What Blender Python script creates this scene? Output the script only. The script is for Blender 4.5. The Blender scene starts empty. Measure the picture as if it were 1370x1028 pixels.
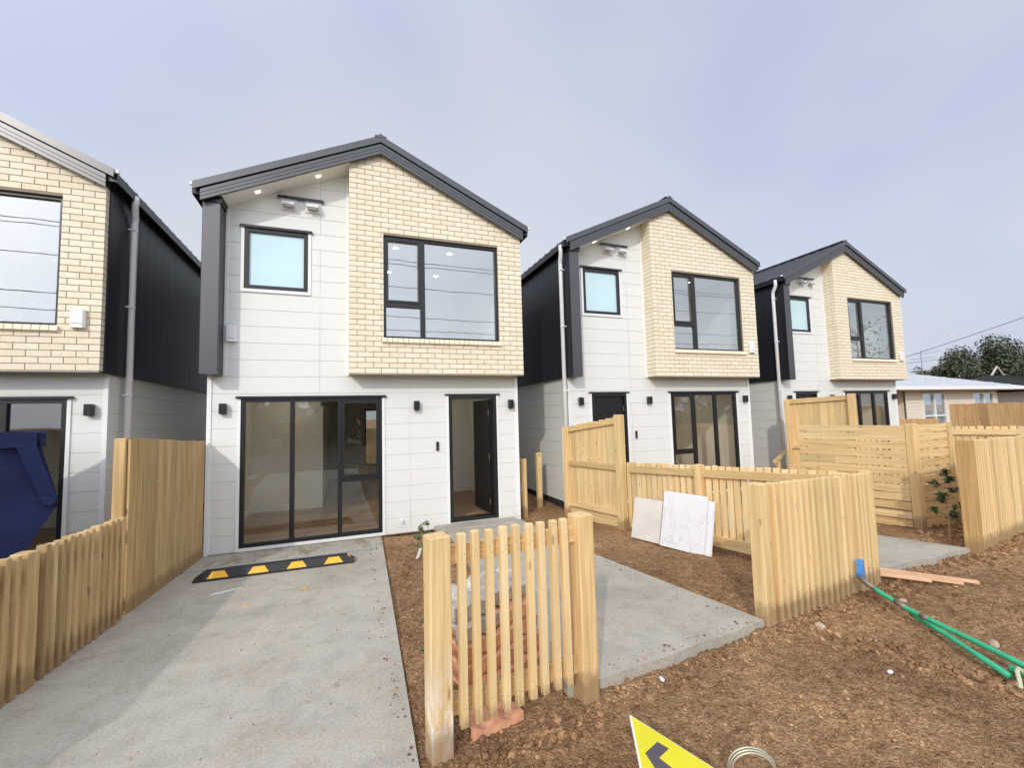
import bpy, bmesh, math, random
from mathutils import Vector, Matrix, noise
R = math.radians
rnd = random.Random(11)
sc = bpy.context.scene
COL = sc.collection

# ------------------------------------------------------------------ helpers
class MB:
    """collects polygons, builds ONE mesh object"""
    def __init__(s): s.v = []; s.f = []
    def poly(s, pts):
        n = len(s.v); s.v += [tuple(p) for p in pts]; s.f.append(list(range(n, n + len(pts))))
    def box(s, x0, x1, y0, y1, z0, z1):
        n = len(s.v)
        s.v += [(x0,y0,z0),(x1,y0,z0),(x1,y1,z0),(x0,y1,z0),(x0,y0,z1),(x1,y0,z1),(x1,y1,z1),(x0,y1,z1)]
        s.f += [[n+a for a in q] for q in ((0,3,2,1),(4,5,6,7),(0,1,5,4),(1,2,6,5),(2,3,7,6),(3,0,4,7))]
    def bbox(s, x0, x1, y0, y1, z0, z1, b=.004):
        """box with the vertical and top edges eased"""
        n = len(s.v); ring = [(x0+b,y0),(x1-b,y0),(x1,y0+b),(x1,y1-b),(x1-b,y1),(x0+b,y1),(x0,y1-b),(x0,y0+b)]
        cx, cy = (x0+x1)/2, (y0+y1)/2
        def ins(p): return (p[0]+(b if p[0] < cx else -b)*.9, p[1]+(b if p[1] < cy else -b)*.9)
        s.v += [(p[0],p[1],z0) for p in ring] + [(p[0],p[1],z1-b) for p in ring] + [(*ins(p),z1) for p in ring]
        s.f.append([n+7-i for i in range(8)]); s.f.append([n+16+i for i in range(8)])
        for L in (0, 8):
            for i in range(8):
                j = (i+1) % 8
                s.f.append([n+L+i, n+L+j, n+L+8+j, n+L+8+i])
    def hbox(s, c, u, v, w):
        """box from centre and three half vectors"""
        c, u, v, w = map(Vector, (c, u, v, w)); n = len(s.v)
        s.v += [tuple(c+a*u+b*v+d*w) for d in (-1,1) for a, b in ((-1,-1),(1,-1),(1,1),(-1,1))]
        s.f += [[n+a for a in q] for q in ((0,3,2,1),(4,5,6,7),(0,1,5,4),(1,2,6,5),(2,3,7,6),(3,0,4,7))]
    def prism_y(s, pts, y0, y1):
        """pts: (x,z) outline, counter-clockwise seen from -y; extruded in y"""
        k = len(pts); n = len(s.v)
        s.v += [(x,y0,z) for x, z in pts] + [(x,y1,z) for x, z in pts]
        s.f.append([n+i for i in range(k)]); s.f.append([n+k+k-1-i for i in range(k)])
        for i in range(k):
            j = (i+1) % k; s.f.append([n+i, n+k+i, n+k+j, n+j])
    def prism_z(s, pts, z0, z1):
        k = len(pts); n = len(s.v)
        s.v += [(x,y,z0) for x, y in pts] + [(x,y,z1) for x, y in pts]
        s.f.append([n+k-1-i for i in range(k)]); s.f.append([n+k+i for i in range(k)])
        for i in range(k):
            j = (i+1) % k; s.f.append([n+i, n+j, n+k+j, n+k+i])
    def tube(s, pts, r, k=10, cap=True):
        pts = [Vector(p) for p in pts]; rs = r if isinstance(r, (list, tuple)) else [r]*len(pts)
        n0 = len(s.v); prev = None
        for i, p in enumerate(pts):
            d = (pts[min(i+1, len(pts)-1)] - pts[max(i-1, 0)]).normalized()
            if prev is None:
                a = d.orthogonal().normalized()
            else:
                a = (prev - d*prev.dot(d)).normalized()
            prev = a; b = d.cross(a)
            for j in range(k):
                t = 2*math.pi*j/k; s.v.append(tuple(p + rs[i]*(math.cos(t)*a + math.sin(t)*b)))
        for i in range(len(pts)-1):
            for j in range(k):
                q = n0+i*k
                s.f.append([q+j, q+(j+1) % k, q+k+(j+1) % k, q+k+j])
        if cap:
            s.f.append([n0+k-1-j for j in range(k)]); e = n0+(len(pts)-1)*k; s.f.append([e+j for j in range(k)])
    def build(s, name, m, parent=None, smooth=False, loc=(0,0,0), clip=None):
        me = bpy.data.meshes.new(name); me.from_pydata(s.v, [], s.f)
        if clip:
            bm = bmesh.new(); bm.from_mesh(me)
            for co, no in clip:
                bmesh.ops.bisect_plane(bm, geom=bm.verts[:]+bm.edges[:]+bm.faces[:], plane_co=co, plane_no=no, clear_outer=True)
            bm.to_mesh(me); bm.free()
        me.materials.append(m)
        if smooth: me.shade_smooth()
        me.update()
        o = bpy.data.objects.new(name, me); COL.objects.link(o); o.location = loc
        if parent: o.parent = parent
        return o

def tag(o, label, cat, group=None):
    o['label'] = label; o['category'] = cat
    if group: o['group'] = group
    return o
def thing(name, label, cat, loc=(0,0,0), rz=0, group=None):
    o = bpy.data.objects.new(name, None); COL.objects.link(o); o.empty_display_size = .2
    o.location = loc; o.rotation_euler = (0,0,rz)
    return tag(o, label, cat, group)
def struct(name, mb, m, kind='structure', **k):
    o = mb.build(name, m, **k); o['kind'] = kind; return o
def copy_tree(o, parent=None):
    c = o.copy(); COL.objects.link(c)
    if parent: c.parent = parent
    for ch in list(o.children): copy_tree(ch, c)
    return c
def drop(o):
    for ch in list(o.children): drop(ch)
    bpy.data.objects.remove(o)

# ---------------------------------------------------------------- materials
def new_mat(name):
    m = bpy.data.materials.new(name); m.use_nodes = True
    nt = m.node_tree; nt.nodes.clear()
    out = nt.nodes.new('ShaderNodeOutputMaterial'); b = nt.nodes.new('ShaderNodeBsdfPrincipled')
    nt.links.new(b.outputs[0], out.inputs[0])
    return m, nt, b, out
def N(nt, typ, **kw):
    n = nt.nodes.new(typ)
    for k, v in kw.items():
        if k in n.inputs: n.inputs[k].default_value = v
        else: setattr(n, k, v)
    return n
def ramp(nt, stops):
    n = nt.nodes.new('ShaderNodeValToRGB'); e = n.color_ramp.elements
    while len(e) > 1: e.remove(e[0])
    e[0].position = stops[0][0]; e[0].color = (*stops[0][1], 1)
    for p, c in stops[1:]:
        q = e.new(p); q.color = (*c, 1)
    return n
def mixc(nt, fac, a, b, mode='MIX'):
    n = nt.nodes.new('ShaderNodeMix'); n.data_type = 'RGBA'; n.blend_type = mode
    for sock, val in ((n.inputs['Factor'], fac), (n.inputs['A'], a), (n.inputs['B'], b)):
        if isinstance(val, bpy.types.NodeSocket): nt.links.new(val, sock)
        elif isinstance(val, (int, float)): sock.default_value = val
        else: sock.default_value = (*val, 1)
    # colour sockets are the last pair of A/B
    return n
def mix_rgb(nt, fac, a, b, mode='MIX'):
    n = nt.nodes.new('ShaderNodeMix'); n.data_type = 'RGBA'; n.blend_type = mode
    for idx, val in ((0, fac), (6, a), (7, b)):
        sock = n.inputs[idx]
        if isinstance(val, bpy.types.NodeSocket): nt.links.new(val, sock)
        elif isinstance(val, (int, float)): sock.default_value = val
        else: sock.default_value = (*val, 1)
    return n.outputs[2]
def math_n(nt, op, a, b=None):
    n = nt.nodes.new('ShaderNodeMath'); n.operation = op
    for i, val in enumerate((a, b)):
        if val is None: continue
        if isinstance(val, bpy.types.NodeSocket): nt.links.new(val, n.inputs[i])
        else: n.inputs[i].default_value = val
    return n.outputs[0]
def bump(nt, b, h, strength, dist=.01):
    n = N(nt, 'ShaderNodeBump', Strength=strength, Distance=dist); nt.links.new(h, n.inputs['Height']); nt.links.new(n.outputs[0], b.inputs['Normal'])
def mapped(nt, scale, offset=None, coord='Object'):
    tc = nt.nodes.new('ShaderNodeTexCoord'); mp = nt.nodes.new('ShaderNodeMapping'); mp.inputs['Scale'].default_value = scale
    src = tc.outputs[coord]
    if offset is not None:
        va = nt.nodes.new('ShaderNodeVectorMath'); va.operation = 'ADD'
        nt.links.new(src, va.inputs[0]); nt.links.new(offset, va.inputs[1]); src = va.outputs[0]
    nt.links.new(src, mp.inputs[0]); return mp.outputs[0]
def tex_noise(nt, vec, scale=1., detail=4., rough=.55, dist=0.):
    n = N(nt, 'ShaderNodeTexNoise', Scale=scale, Detail=detail, Roughness=rough, Distortion=dist); nt.links.new(vec, n.inputs['Vector']); return n.outputs[0]

def plain(name, col, rough=.5, metal=0., spec=.5, var=.06, vscale=6., bmp=0., bscale=200.):
    m, nt, b, _ = new_mat(name)
    v = mapped(nt, (1,1,1)); n = tex_noise(nt, v, vscale, 5)
    r = ramp(nt, [(.25, tuple(c*(1-var) for c in col)), (.75, tuple(min(1, c*(1+var)) for c in col))]); nt.links.new(n, r.inputs[0])
    nt.links.new(r.outputs[0], b.inputs['Base Color'])
    b.inputs['Roughness'].default_value = rough; b.inputs['Metallic'].default_value = metal; b.inputs['Specular IOR Level'].default_value = spec
    if bmp: bump(nt, b, tex_noise(nt, v, bscale, 3), bmp, .002)
    return m
def emit(name, col, strength):
    m, nt, b, _ = new_mat(name); b.inputs['Base Color'].default_value = (*col,1)
    b.inputs['Emission Color'].default_value = (*col,1); b.inputs['Emission Strength'].default_value = strength; return m

def wood(name, light, dark, axis, rough=.75, green=.0, dirt=False, ring=.35):
    """axis: the local axis the grain runs along (0 x, 2 z)"""
    m, nt, b, _ = new_mat(name)
    geo = nt.nodes.new('ShaderNodeNewGeometry'); oi = nt.nodes.new('ShaderNodeObjectInfo')
    rv = math_n(nt, 'FRACT', math_n(nt, 'ADD', geo.outputs['Random Per Island'], math_n(nt, 'MULTIPLY', oi.outputs['Random'], 3.7)))
    cx = nt.nodes.new('ShaderNodeCombineXYZ')
    for i, k in enumerate((31., 17., 23.)): nt.links.new(math_n(nt, 'MULTIPLY', rv, k), cx.inputs[i])
    s = [26., 26., 26.]; s[axis] = 1.1
    vec = mapped(nt, s, cx.outputs[0])
    g = tex_noise(nt, vec, 1., 5, .6, .8)
    r = ramp(nt, [(.30, dark), (.48, tuple((a+c)/2 for a, c in zip(light, dark))), (.62, light), (.8, tuple(min(1, c*1.07) for c in light))]); nt.links.new(g, r.inputs[0])
    # fine growth rings
    s2 = [95., 95., 95.]; s2[axis] = 1.6
    g2 = tex_noise(nt, mapped(nt, s2, cx.outputs[0]), 1., 3, .5, .4)
    c1 = mix_rgb(nt, ring, r.outputs[0], ramp_out(nt, g2, [(.35, (.55,.5,.42)), (.6, (1,1,1))]), 'MULTIPLY')
    # board to board tone
    tone = ramp_out(nt, rv, [(0, (.72,.68,.62)), (.14, (.93,.93,.86)), (.3, (1.02,.95,.86)), (.5, (1.03,1.02,.98)), (.7, (.93,.86,.76)), (.85, (1.06,1.05,1.04)), (1, (.84,.79,.70))])
    c2 = mix_rgb(nt, 1., c1, tone, 'MULTIPLY')
    # knots
    s3 = [9., 9., 9.]; s3[axis] = 2.6
    vo = N(nt, 'ShaderNodeTexVoronoi', Scale=1.); nt.links.new(mapped(nt, s3, cx.outputs[0]), vo.inputs['Vector'])
    kn = ramp_out(nt, vo.outputs['Distance'], [(.05, (.85,.85,.85)), (.125, (0,0,0))])
    c3 = mix_rgb(nt, kn, c2, tuple(c*.5 for c in dark))
    if green:
        pn = tex_noise(nt, mapped(nt, (3,3,.8), cx.outputs[0]), 1., 3)
        gr = ramp_out(nt, pn, [(.55, (0,0,0)), (.75, (green,)*3)])
        c3 = mix_rgb(nt, gr, c3, (.45,.52,.30))
    if dirt:
        pz = nt.nodes.new('ShaderNodeSeparateXYZ'); tc = nt.nodes.new('ShaderNodeTexCoord'); nt.links.new(tc.outputs['Object'], pz.inputs[0])
        pn = tex_noise(nt, mapped(nt, (14,14,5)), 1., 6, .65)
        f = math_n(nt, 'MULTIPLY', ramp_out(nt, math_n(nt, 'ADD', pz.outputs[2], math_n(nt, 'MULTIPLY', pn, .7)), [(.55, (1,1,1)), (1.15, (0,0,0))]), ramp_out(nt, pn, [(.42, (0,0,0)), (.6, (1,1,1))]))
        c3 = mix_rgb(nt, f, c3, (.88,.83,.75))
    if axis == 2:      # soil splashed up from the ground
        pz = nt.nodes.new('ShaderNodeSeparateXYZ'); tc = nt.nodes.new('ShaderNodeTexCoord'); nt.links.new(tc.outputs['Object'], pz.inputs[0])
        pn = tex_noise(nt, mapped(nt, (22,22,12), cx.outputs[0]), 1., 5, .7)
        f = ramp_out(nt, math_n(nt, 'SUBTRACT', pz.outputs[2], math_n(nt, 'MULTIPLY', pn, .22)), [(-.0, (.75,.75,.75)), (.10, (0,0,0))])
        c3 = mix_rgb(nt, f, c3, (.30,.19,.095))
    nt.links.new(c3, b.inputs['Base Color']); b.inputs['Roughness'].default_value = rough; b.inputs['Specular IOR Level'].default_value = .25
    bump(nt, b, g2, .35, .002)
    return m
def ramp_out(nt, src, stops):
    r = ramp(nt, stops); nt.links.new(src, r.inputs[0]); return r.outputs[0]

def brick_mat():
    m, nt, b, _ = new_mat('cream_brick')
    geo = nt.nodes.new('ShaderNodeNewGeometry'); rv = geo.outputs['Random Per Island']
    v = mapped(nt, (1,1,1)); n = tex_noise(nt, v, 40, 5, .7)
    c = ramp_out(nt, rv, [(0, (.81,.715,.51)), (.15, (.84,.76,.57)), (.6, (.855,.785,.605)), (1, (.87,.805,.635))])
    c = mix_rgb(nt, .35, c, ramp_out(nt, n, [(.3, (.72,.6,.45)), (.6, (1,1,1))]), 'MULTIPLY')
    nt.links.new(c, b.inputs['Base Color']); b.inputs['Roughness'].default_value = .85
    bump(nt, b, tex_noise(nt, v, 160, 4, .7), .5, .003); return m
def glass_mat(name, tint=(.95,.98,.98), base=.19):
    m, nt, b, out = new_mat(name); nt.nodes.remove(b)
    tr = N(nt, 'ShaderNodeBsdfTransparent'); tr.inputs[0].default_value = (*tint,1)
    gl = N(nt, 'ShaderNodeBsdfGlossy'); gl.inputs['Roughness'].default_value = 0.0; gl.inputs[0].default_value = (.93,.97,1,1)
    fr = N(nt, 'ShaderNodeFresnel', IOR=1.5)
    # a thin pane: the same reflectance on the way in and on the way out
    gb = nt.nodes.new('ShaderNodeNewGeometry'); nt.links.new(math_n(nt, 'SUBTRACT', 1.5, math_n(nt, 'MULTIPLY', gb.outputs['Backfacing'], 1.5-1/1.5)), fr.inputs['IOR'])
    # slight waviness of the float glass
    wv = tex_noise(nt, mapped(nt, (1,1,1)), 1.4, 2); bp = N(nt, 'ShaderNodeBump', Strength=.02, Distance=.05); nt.links.new(wv, bp.inputs['Height']); nt.links.new(bp.outputs[0], gl.inputs['Normal'])
    f = math_n(nt, 'ADD', fr.outputs[0], base)
    mx = nt.nodes.new('ShaderNodeMixShader'); nt.links.new(f, mx.inputs[0]); nt.links.new(tr.outputs[0], mx.inputs[1]); nt.links.new(gl.outputs[0], mx.inputs[2])
    nt.links.new(mx.outputs[0], out.inputs[0]); return m
def concrete_mat(name, col, stain=.0, dark=(.27,.25,.22)):
    m, nt, b, _ = new_mat(name)
    v = mapped(nt, (1,1,1)); a = tex_noise(nt, v, .9, 8, .62, .5); f = tex_noise(nt, v, 55, 4, .7); mid = tex_noise(nt, v, 4.6, 9, .72, .25)
    c = ramp_out(nt, a, [(.30, tuple(x*.82 for x in col)), (.5, col), (.72, tuple(min(1,x*1.09) for x in col))])
    c = mix_rgb(nt, .45, c, ramp_out(nt, mid, [(.34, (.66,.64,.61)), (.52, (1,1,1)), (.74, (1.12,1.1,1.06))]), 'MULTIPLY')
    c = mix_rgb(nt, .42, c, ramp_out(nt, f, [(.36, (.62,.60,.57)), (.52, (1,1,1)), (.66, (1.2,1.2,1.18))]), 'MULTIPLY')
    c = mix_rgb(nt, .3, c, ramp_out(nt, tex_noise(nt, v, 170, 2, .6), [(.36, (.6,.59,.57)), (.5, (1,1,1)), (.66, (1.3,1.3,1.28))]), 'MULTIPLY')
    sp = tex_noise(nt, v, 9., 6, .75, .3)
    c = mix_rgb(nt, ramp_out(nt, sp, [(.615, (0,0,0)), (.70, (.50+stain,)*3)]), c, (.30,.21,.125))
    trk = math_n(nt, 'MULTIPLY', ramp_out(nt, tex_noise(nt, v, 1.3, 7, .68, .5), [(.50, (0,0,0)), (.70, (1,1,1))]), ramp_out(nt, tex_noise(nt, v, 24, 5, .8), [(.44, (0,0,0)), (.62, (.8,.8,.8))]))
    c = mix_rgb(nt, trk, c, (.36,.27,.18))
    pit = N(nt, 'ShaderNodeTexVoronoi', Scale=26.); nt.links.new(v, pit.inputs['Vector'])
    c = mix_rgb(nt, math_n(nt, 'MULTIPLY', ramp_out(nt, pit.outputs['Distance'], [(.05, (1,1,1)), (.10, (0,0,0))]), ramp_out(nt, a, [(.45, (0,0,0)), (.6, (.8,.8,.8))])), c, (.16,.14,.12))
    sp2 = tex_noise(nt, mapped(nt, (1,1,1)), 2.1, 6, .7, .6)
    c = mix_rgb(nt, ramp_out(nt, sp2, [(.60, (0,0,0)), (.75, (.6,)*3)]), c, tuple(min(1, x*1.28) for x in col))
    if stain > .15:      # rusty drips in front of the big window
        pz = nt.nodes.new('ShaderNodeSeparateXYZ'); tc = nt.nodes.new('ShaderNodeTexCoord'); nt.links.new(tc.outputs['Object'], pz.inputs[0])
        dr = ramp_out(nt, tex_noise(nt, mapped(nt, (4.5,1.6,1)), 1., 6, .7, .6), [(.50, (0,0,0)), (.66, (.8,.8,.8))])
        c = mix_rgb(nt, math_n(nt, 'MULTIPLY', dr, ramp_out(nt, math_n(nt, 'SUBTRACT', pz.outputs[1], 6.85), [(0, (0,0,0)), (.08, (1,1,1))])), c, (.235,.165,.095))
    nt.links.new(c, b.inputs['Base Color']); b.inputs['Roughness'].default_value = .88; b.inputs['Specular IOR Level'].default_value = .3
    h = mix_rgb(nt, .5, f, mid); bump(nt, b, h, .5, .006); return m
def dirt_mat(name='dirt_soil', clod=False):
    m, nt, b, _ = new_mat(name)
    v = mapped(nt, (1,1,1)); big = tex_noise(nt, v, .8, 5, .6, .4); mid = tex_noise(nt, v, 13, 8, .72, .3); fine = tex_noise(nt, v, 75, 5, .75)
    c = ramp_out(nt, mid, [(.30, (0.255,0.147,0.070)), (.47, (0.419,0.257,0.133)), (.62, (0.551,0.359,0.199)), (.8, (0.653,0.460,0.277))])
    c = mix_rgb(nt, .8, c, ramp_out(nt, big, [(.30, (.55,.49,.44)), (.46, (.86,.83,.80)), (.54, (1.02,1.0,.98)), (.68, (1.28,1.25,1.2))]), 'MULTIPLY')
    c = mix_rgb(nt, .75, c, ramp_out(nt, fine, [(.33, (.55,.50,.46)), (.5, (1,1,1)), (.66, (1.3,1.27,1.24))]), 'MULTIPLY')
    vo = N(nt, 'ShaderNodeTexVoronoi', Scale=46.); nt.links.new(v, vo.inputs['Vector'])
    v2 = N(nt, 'ShaderNodeTexVoronoi', Scale=120.); nt.links.new(v, v2.inputs['Vector'])
    for src in (vo, v2):      # every crumb its own tone, dark in the cracks between crumbs
        gs = nt.nodes.new('ShaderNodeSeparateColor'); nt.links.new(src.outputs['Color'], gs.inputs[0])
        c = mix_rgb(nt, .48, c, ramp_out(nt, gs.outputs[0], [(0, (.60,.58,.56)), (.45, (.94,.93,.92)), (.85, (1.14,1.14,1.14)), (1, (1.55,1.52,1.48))]), 'MULTIPLY')
    if clod:
        geo = nt.nodes.new('ShaderNodeNewGeometry')
        c = mix_rgb(nt, 1., c, ramp_out(nt, geo.outputs['Random Per Island'], [(0, (.56,.54,.53)), (.80, (.84,.83,.83)), (.95, (.98,.97,.97)), (1, (1.3,1.27,1.25))]), 'MULTIPLY')
    else:
        sp = ramp_out(nt, tex_noise(nt, v, 120, 2, .5), [(.68, (0,0,0)), (.74, (.7,)*3)])
        c = mix_rgb(nt, sp, c, (.70,.56,.37))
    nt.links.new(c, b.inputs['Base Color']); b.inputs['Roughness'].default_value = .96; b.inputs['Specular IOR Level'].default_value = .15
    h = math_n(nt, 'ADD', math_n(nt, 'MULTIPLY', mid, .9), math_n(nt, 'ADD', math_n(nt, 'MULTIPLY', fine, .35), math_n(nt, 'ADD', math_n(nt, 'MULTIPLY', vo.outputs['Distance'], -.9), math_n(nt, 'MULTIPLY', v2.outputs['Distance'], -.4))))
    bump(nt, b, h, 1. if not clod else .6, .03 if not clod else .012); return m
def floor_mat():
    m, nt, b, _ = new_mat('oak_floor')
    br = N(nt, 'ShaderNodeTexBrick', Scale=1.); br.inputs['Brick Width'].default_value = 1.3; br.inputs['Row Height'].default_value = .16; br.inputs['Mortar Size'].default_value = .002
    br.inputs['Color1'].default_value = (.42,.27,.15,1); br.inputs['Color2'].default_value = (.30,.185,.10,1); br.inputs['Mortar'].default_value = (.14,.09,.05,1)
    nt.links.new(mapped(nt, (1,1,1)), br.inputs['Vector'])
    n = tex_noise(nt, mapped(nt, (2,26,2)), 1., 5)
    nt.links.new(mix_rgb(nt, .5, br.outputs[0], ramp_out(nt, n, [(.3, (.6,.56,.5)), (.7, (1.1,1.1,1.1))]), 'MULTIPLY'), b.inputs['Base Color']); b.inputs['Roughness'].default_value = .38; return m
def skip_mat():
    m, nt, b, _ = new_mat('blue_skip_paint'); v = mapped(nt, (1,1,1))
    c = ramp_out(nt, tex_noise(nt, v, 2.4, 5), [(.3, (.004,.010,.050)), (.7, (.009,.019,.082))])
    sc_ = tex_noise(nt, mapped(nt, (2.2,2.2,6.)), 2.4, 8, .75, 1.2)
    c = mix_rgb(nt, ramp_out(nt, sc_, [(.62, (0,0,0)), (.70, (.55,.55,.55))]), c, (.10,.12,.20))
    ru = tex_noise(nt, v, 6., 8, .8)
    c = mix_rgb(nt, ramp_out(nt, ru, [(.66, (0,0,0)), (.72, (.8,.8,.8))]), c, (.13,.05,.02))
    nt.links.new(c, b.inputs['Base Color']); b.inputs['Roughness'].default_value = .55; b.inputs['Specular IOR Level'].default_value = .3; return m
def leaf_mat(name, c0, c1):
    m, nt, b, _ = new_mat(name); geo = nt.nodes.new('ShaderNodeNewGeometry')
    nt.links.new(ramp_out(nt, geo.outputs['Random Per Island'], [(0, c0), (1, c1)]), b.inputs['Base Color']); b.inputs['Roughness'].default_value = .5; return m
def marble_mat():
    m, nt, b, _ = new_mat('white_marble'); v = mapped(nt, (.9,.9,.45), None)
    a = tex_noise(nt, v, 1.3, 5, .5, 1.2); ab = math_n(nt, 'ABSOLUTE', math_n(nt, 'SUBTRACT', a, .5))
    c = ramp_out(nt, ab, [(0, (.62,.63,.64)), (.003, (.74,.74,.74)), (.009, (.80,.80,.79))])
    nt.links.new(c, b.inputs['Base Color']); b.inputs['Roughness'].default_value = .16; return m

PINE_L, PINE_D = (.87,.68,.370), (.68,.475,.235)
M = dict(
    siding=plain('white_painted_weatherboard', (.755,.765,.722), .42, var=.012, bmp=.05, bscale=90),
    trim=plain('white_trim', (.83,.84,.82), .4, var=.01),
    soffit=plain('soffit_white', (.82,.81,.77), .6, var=.01),
    brick=brick_mat(),
    mortar=plain('mortar_grey', (.31,.27,.195), .95, var=.2, vscale=30),
    under=plain('lintel_steel', (.36,.33,.27), .6, var=.08),
    clad=plain('charcoal_cladding', (.0135,.0150,.0195), .45, var=.1, vscale=2),
    barge=plain('charcoal_flashing', (.040,.042,.047), .365, spec=1., var=.08, vscale=3),
    roof=plain('roof_steel', (.045,.047,.052), .42, spec=.8, var=.1),
    frame=plain('black_aluminium', (.014,.014,.015), .33, var=.05),
    doorblack=plain('black_door_paint', (.008,.008,.009), .38, var=.05),
    glass=glass_mat('window_glass'),
    glass_dark=glass_mat('slider_glass', (.95,.95,.92), .035),
    frost=plain('frosted_glass', (.56,.77,.79), .06, spec=1., var=.03, vscale=2),
    inner=plain('interior_paint', (.84,.83,.79), .7, var=.01),
    floor=floor_mat(), carpet=plain('light_carpet', (.52,.49,.45), .95),
    pvc=plain('white_pvc', (.88,.88,.88), .35, var=.02),
    pvc_shaded=plain('shaded_white_pvc', (.30,.30,.31), .4, var=.05),  # white pipe standing in shadow, the shade put into its colour
    plastic=plain('white_plastic', (.78,.78,.80), .35, var=.01),
    foundation_dark=plain('dark_membrane', (.03,.03,.032), .7, var=.4, vscale=20),  # dark grey plastic along the foundation
    lamp=emit('soffit_lamp', (1,.93,.82), 6.), lamp_and_fill=emit('room_downlight', (1,.90,.76), 85.),  # second one lights the bedrooms and the added ground floor lamps
    wood_v=wood('pine_vertical', PINE_L, PINE_D, 2),
    wood_h=wood('pine_horizontal', PINE_L, PINE_D, 0),
    wood_p=wood('pine_paling_greenish', PINE_L, PINE_D, 2, green=.55),
    wood_d=wood('pine_muddy_post', PINE_L, PINE_D, 2, dirt=True),
    wood_l=wood('pine_left_fence', (.72,.54,.295), (.47,.33,.160), 2, ring=.32),
    wood_b=wood('pine_batten_pale', (.89,.71,.405), (.77,.575,.300), 2, ring=.22),
    wood_s=wood('pine_slat', (.82,.63,.345), (.64,.455,.225), 0),
    wood_k=wood('pine_brown_post', (.68,.47,.22), (.48,.31,.13), 2),
    wood_o=wood('old_pine', (.62,.42,.22), (.45,.29,.14), 2),
    pink=wood('pink_primed_timber', (.86,.58,.38), (.76,.46,.28), 0),
    drive=concrete_mat('driveway_concrete', (.475,.445,.368), .2),
    slab=concrete_mat('path_concrete', (.455,.422,.345), .1),
    dirt=dirt_mat(), clod=dirt_mat('dirt_clod', True),
    skip=skip_mat(),
    rubber=plain('black_rubber', (.022,.022,.023), .65, var=.2, bmp=.3),
    yellow=plain('reflector_yellow', (.86,.45,.01), .4, var=.08, vscale=20),
    grate=plain('galvanised_grate', (.50,.50,.47), .6, metal=.2, var=.15),
    slot=plain('slot_black', (.01,.01,.01), .9),
    pipe=plain('green_pipe', (.04,.43,.22), .45, var=.18, vscale=8),
    steel=plain('worn_steel', (.25,.22,.18), .5, metal=.5, var=.3, vscale=30),
    blue=plain('blue_plastic', (.05,.22,.55), .5, var=.15, vscale=30),
    strap=plain('pale_strap', (.50,.52,.34), .5, var=.1),
    sign=plain('yellow_sign_board', (.83,.74,.02), .5, var=.04, vscale=3),
    signedge=plain('white_sign_core', (.85,.85,.82), .5),
    signgrey=plain('grey_sign_arrow', (.10,.085,.10), .5, var=.05),
    wire=plain('galvanised_wire', (.55,.55,.42), .35, metal=.5),
    terra=plain('terracotta_tile', (.70,.36,.20), .9, var=.32, vscale=14, bmp=.3, bscale=60),
    terra_w=plain('whitened_tile', (.50,.46,.385), .9, var=.4, vscale=12, bmp=.3, bscale=60),
    marble=marble_mat(),
    board=plain('dusty_board', (.70,.66,.58), .8, var=.1, vscale=5),
    strawm=plain('dry_straw', (.55,.42,.25), .8, var=.3),
    stone=plain('pale_stone', (.44,.35,.25), .85, var=.25, vscale=20),
    paper=plain('white_scrap', (.75,.74,.70), .7, var=.05),
    leaf=leaf_mat('leaf_green', (.035,.065,.020), (.13,.17,.055)),
    leaf_far=leaf_mat('leaf_dark_olive', (.022,.034,.012), (.105,.125,.05)),
    leaf_s=leaf_mat('sapling_leaf', (.018,.045,.015), (.07,.12,.035)),
    bark=plain('bark', (.16,.11,.075), .9, var=.3, vscale=20),
    cane=plain('sapling_stem', (.42,.31,.17), .8, var=.2, vscale=20),
    tile_pale=plain('pale_roof_tile', (.50,.52,.53), .8, var=.2, vscale=9),
    tile_dark=plain('dark_roof_tile', (.035,.037,.032), .95, spec=.1, var=.3, vscale=9),
    cream=plain('cream_weatherboard', (.74,.68,.55), .6, var=.02),
    cream_d=plain('beige_panel', (.55,.50,.41), .7, var=.02),
    curtain=plain('net_curtain', (.66,.68,.72), .8, var=.25, vscale=14),
    grass=plain('mown_grass', (.085,.105,.04), .9, var=.3, vscale=9),
    road=plain('asphalt', (.055,.055,.055), .9, var=.2, vscale=20),
    wireblack=plain('power_cable', (.02,.02,.022), .6),
    galv=plain('aerial_metal', (.25,.25,.26), .5, metal=.4),
)

# ------------------------------------------------------------------- camera
FPX, YAW, PITCH, ROLL = 584.24, 20.624, 4.074, -1.536
def cam_axes():
    cy, sy, cp, sp = math.cos(R(YAW)), math.sin(R(YAW)), math.cos(R(PITCH)), math.sin(R(PITCH))
    fw = Vector((sy*cp, cy*cp, sp)); r = Vector((cy, -sy, 0)); u = r.cross(fw)
    c, s = math.cos(R(ROLL)), math.sin(R(ROLL))
    return c*r + s*u, -s*r + c*u, fw
cr, cu, cf = cam_axes()
cam = bpy.data.cameras.new('camera'); co = bpy.data.objects.new('camera', cam); COL.objects.link(co)
mw = Matrix((( cr.x, cu.x, -cf.x, 0), (cr.y, cu.y, -cf.y, 0), (cr.z, cu.z, -cf.z, 1.9), (0,0,0,1)))
co.matrix_world = mw
cam.sensor_fit = 'HORIZONTAL'; cam.sensor_width = 36; cam.lens = FPX/1370*36; cam.clip_start = .05; cam.clip_end = 3000
sc.camera = co

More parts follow.
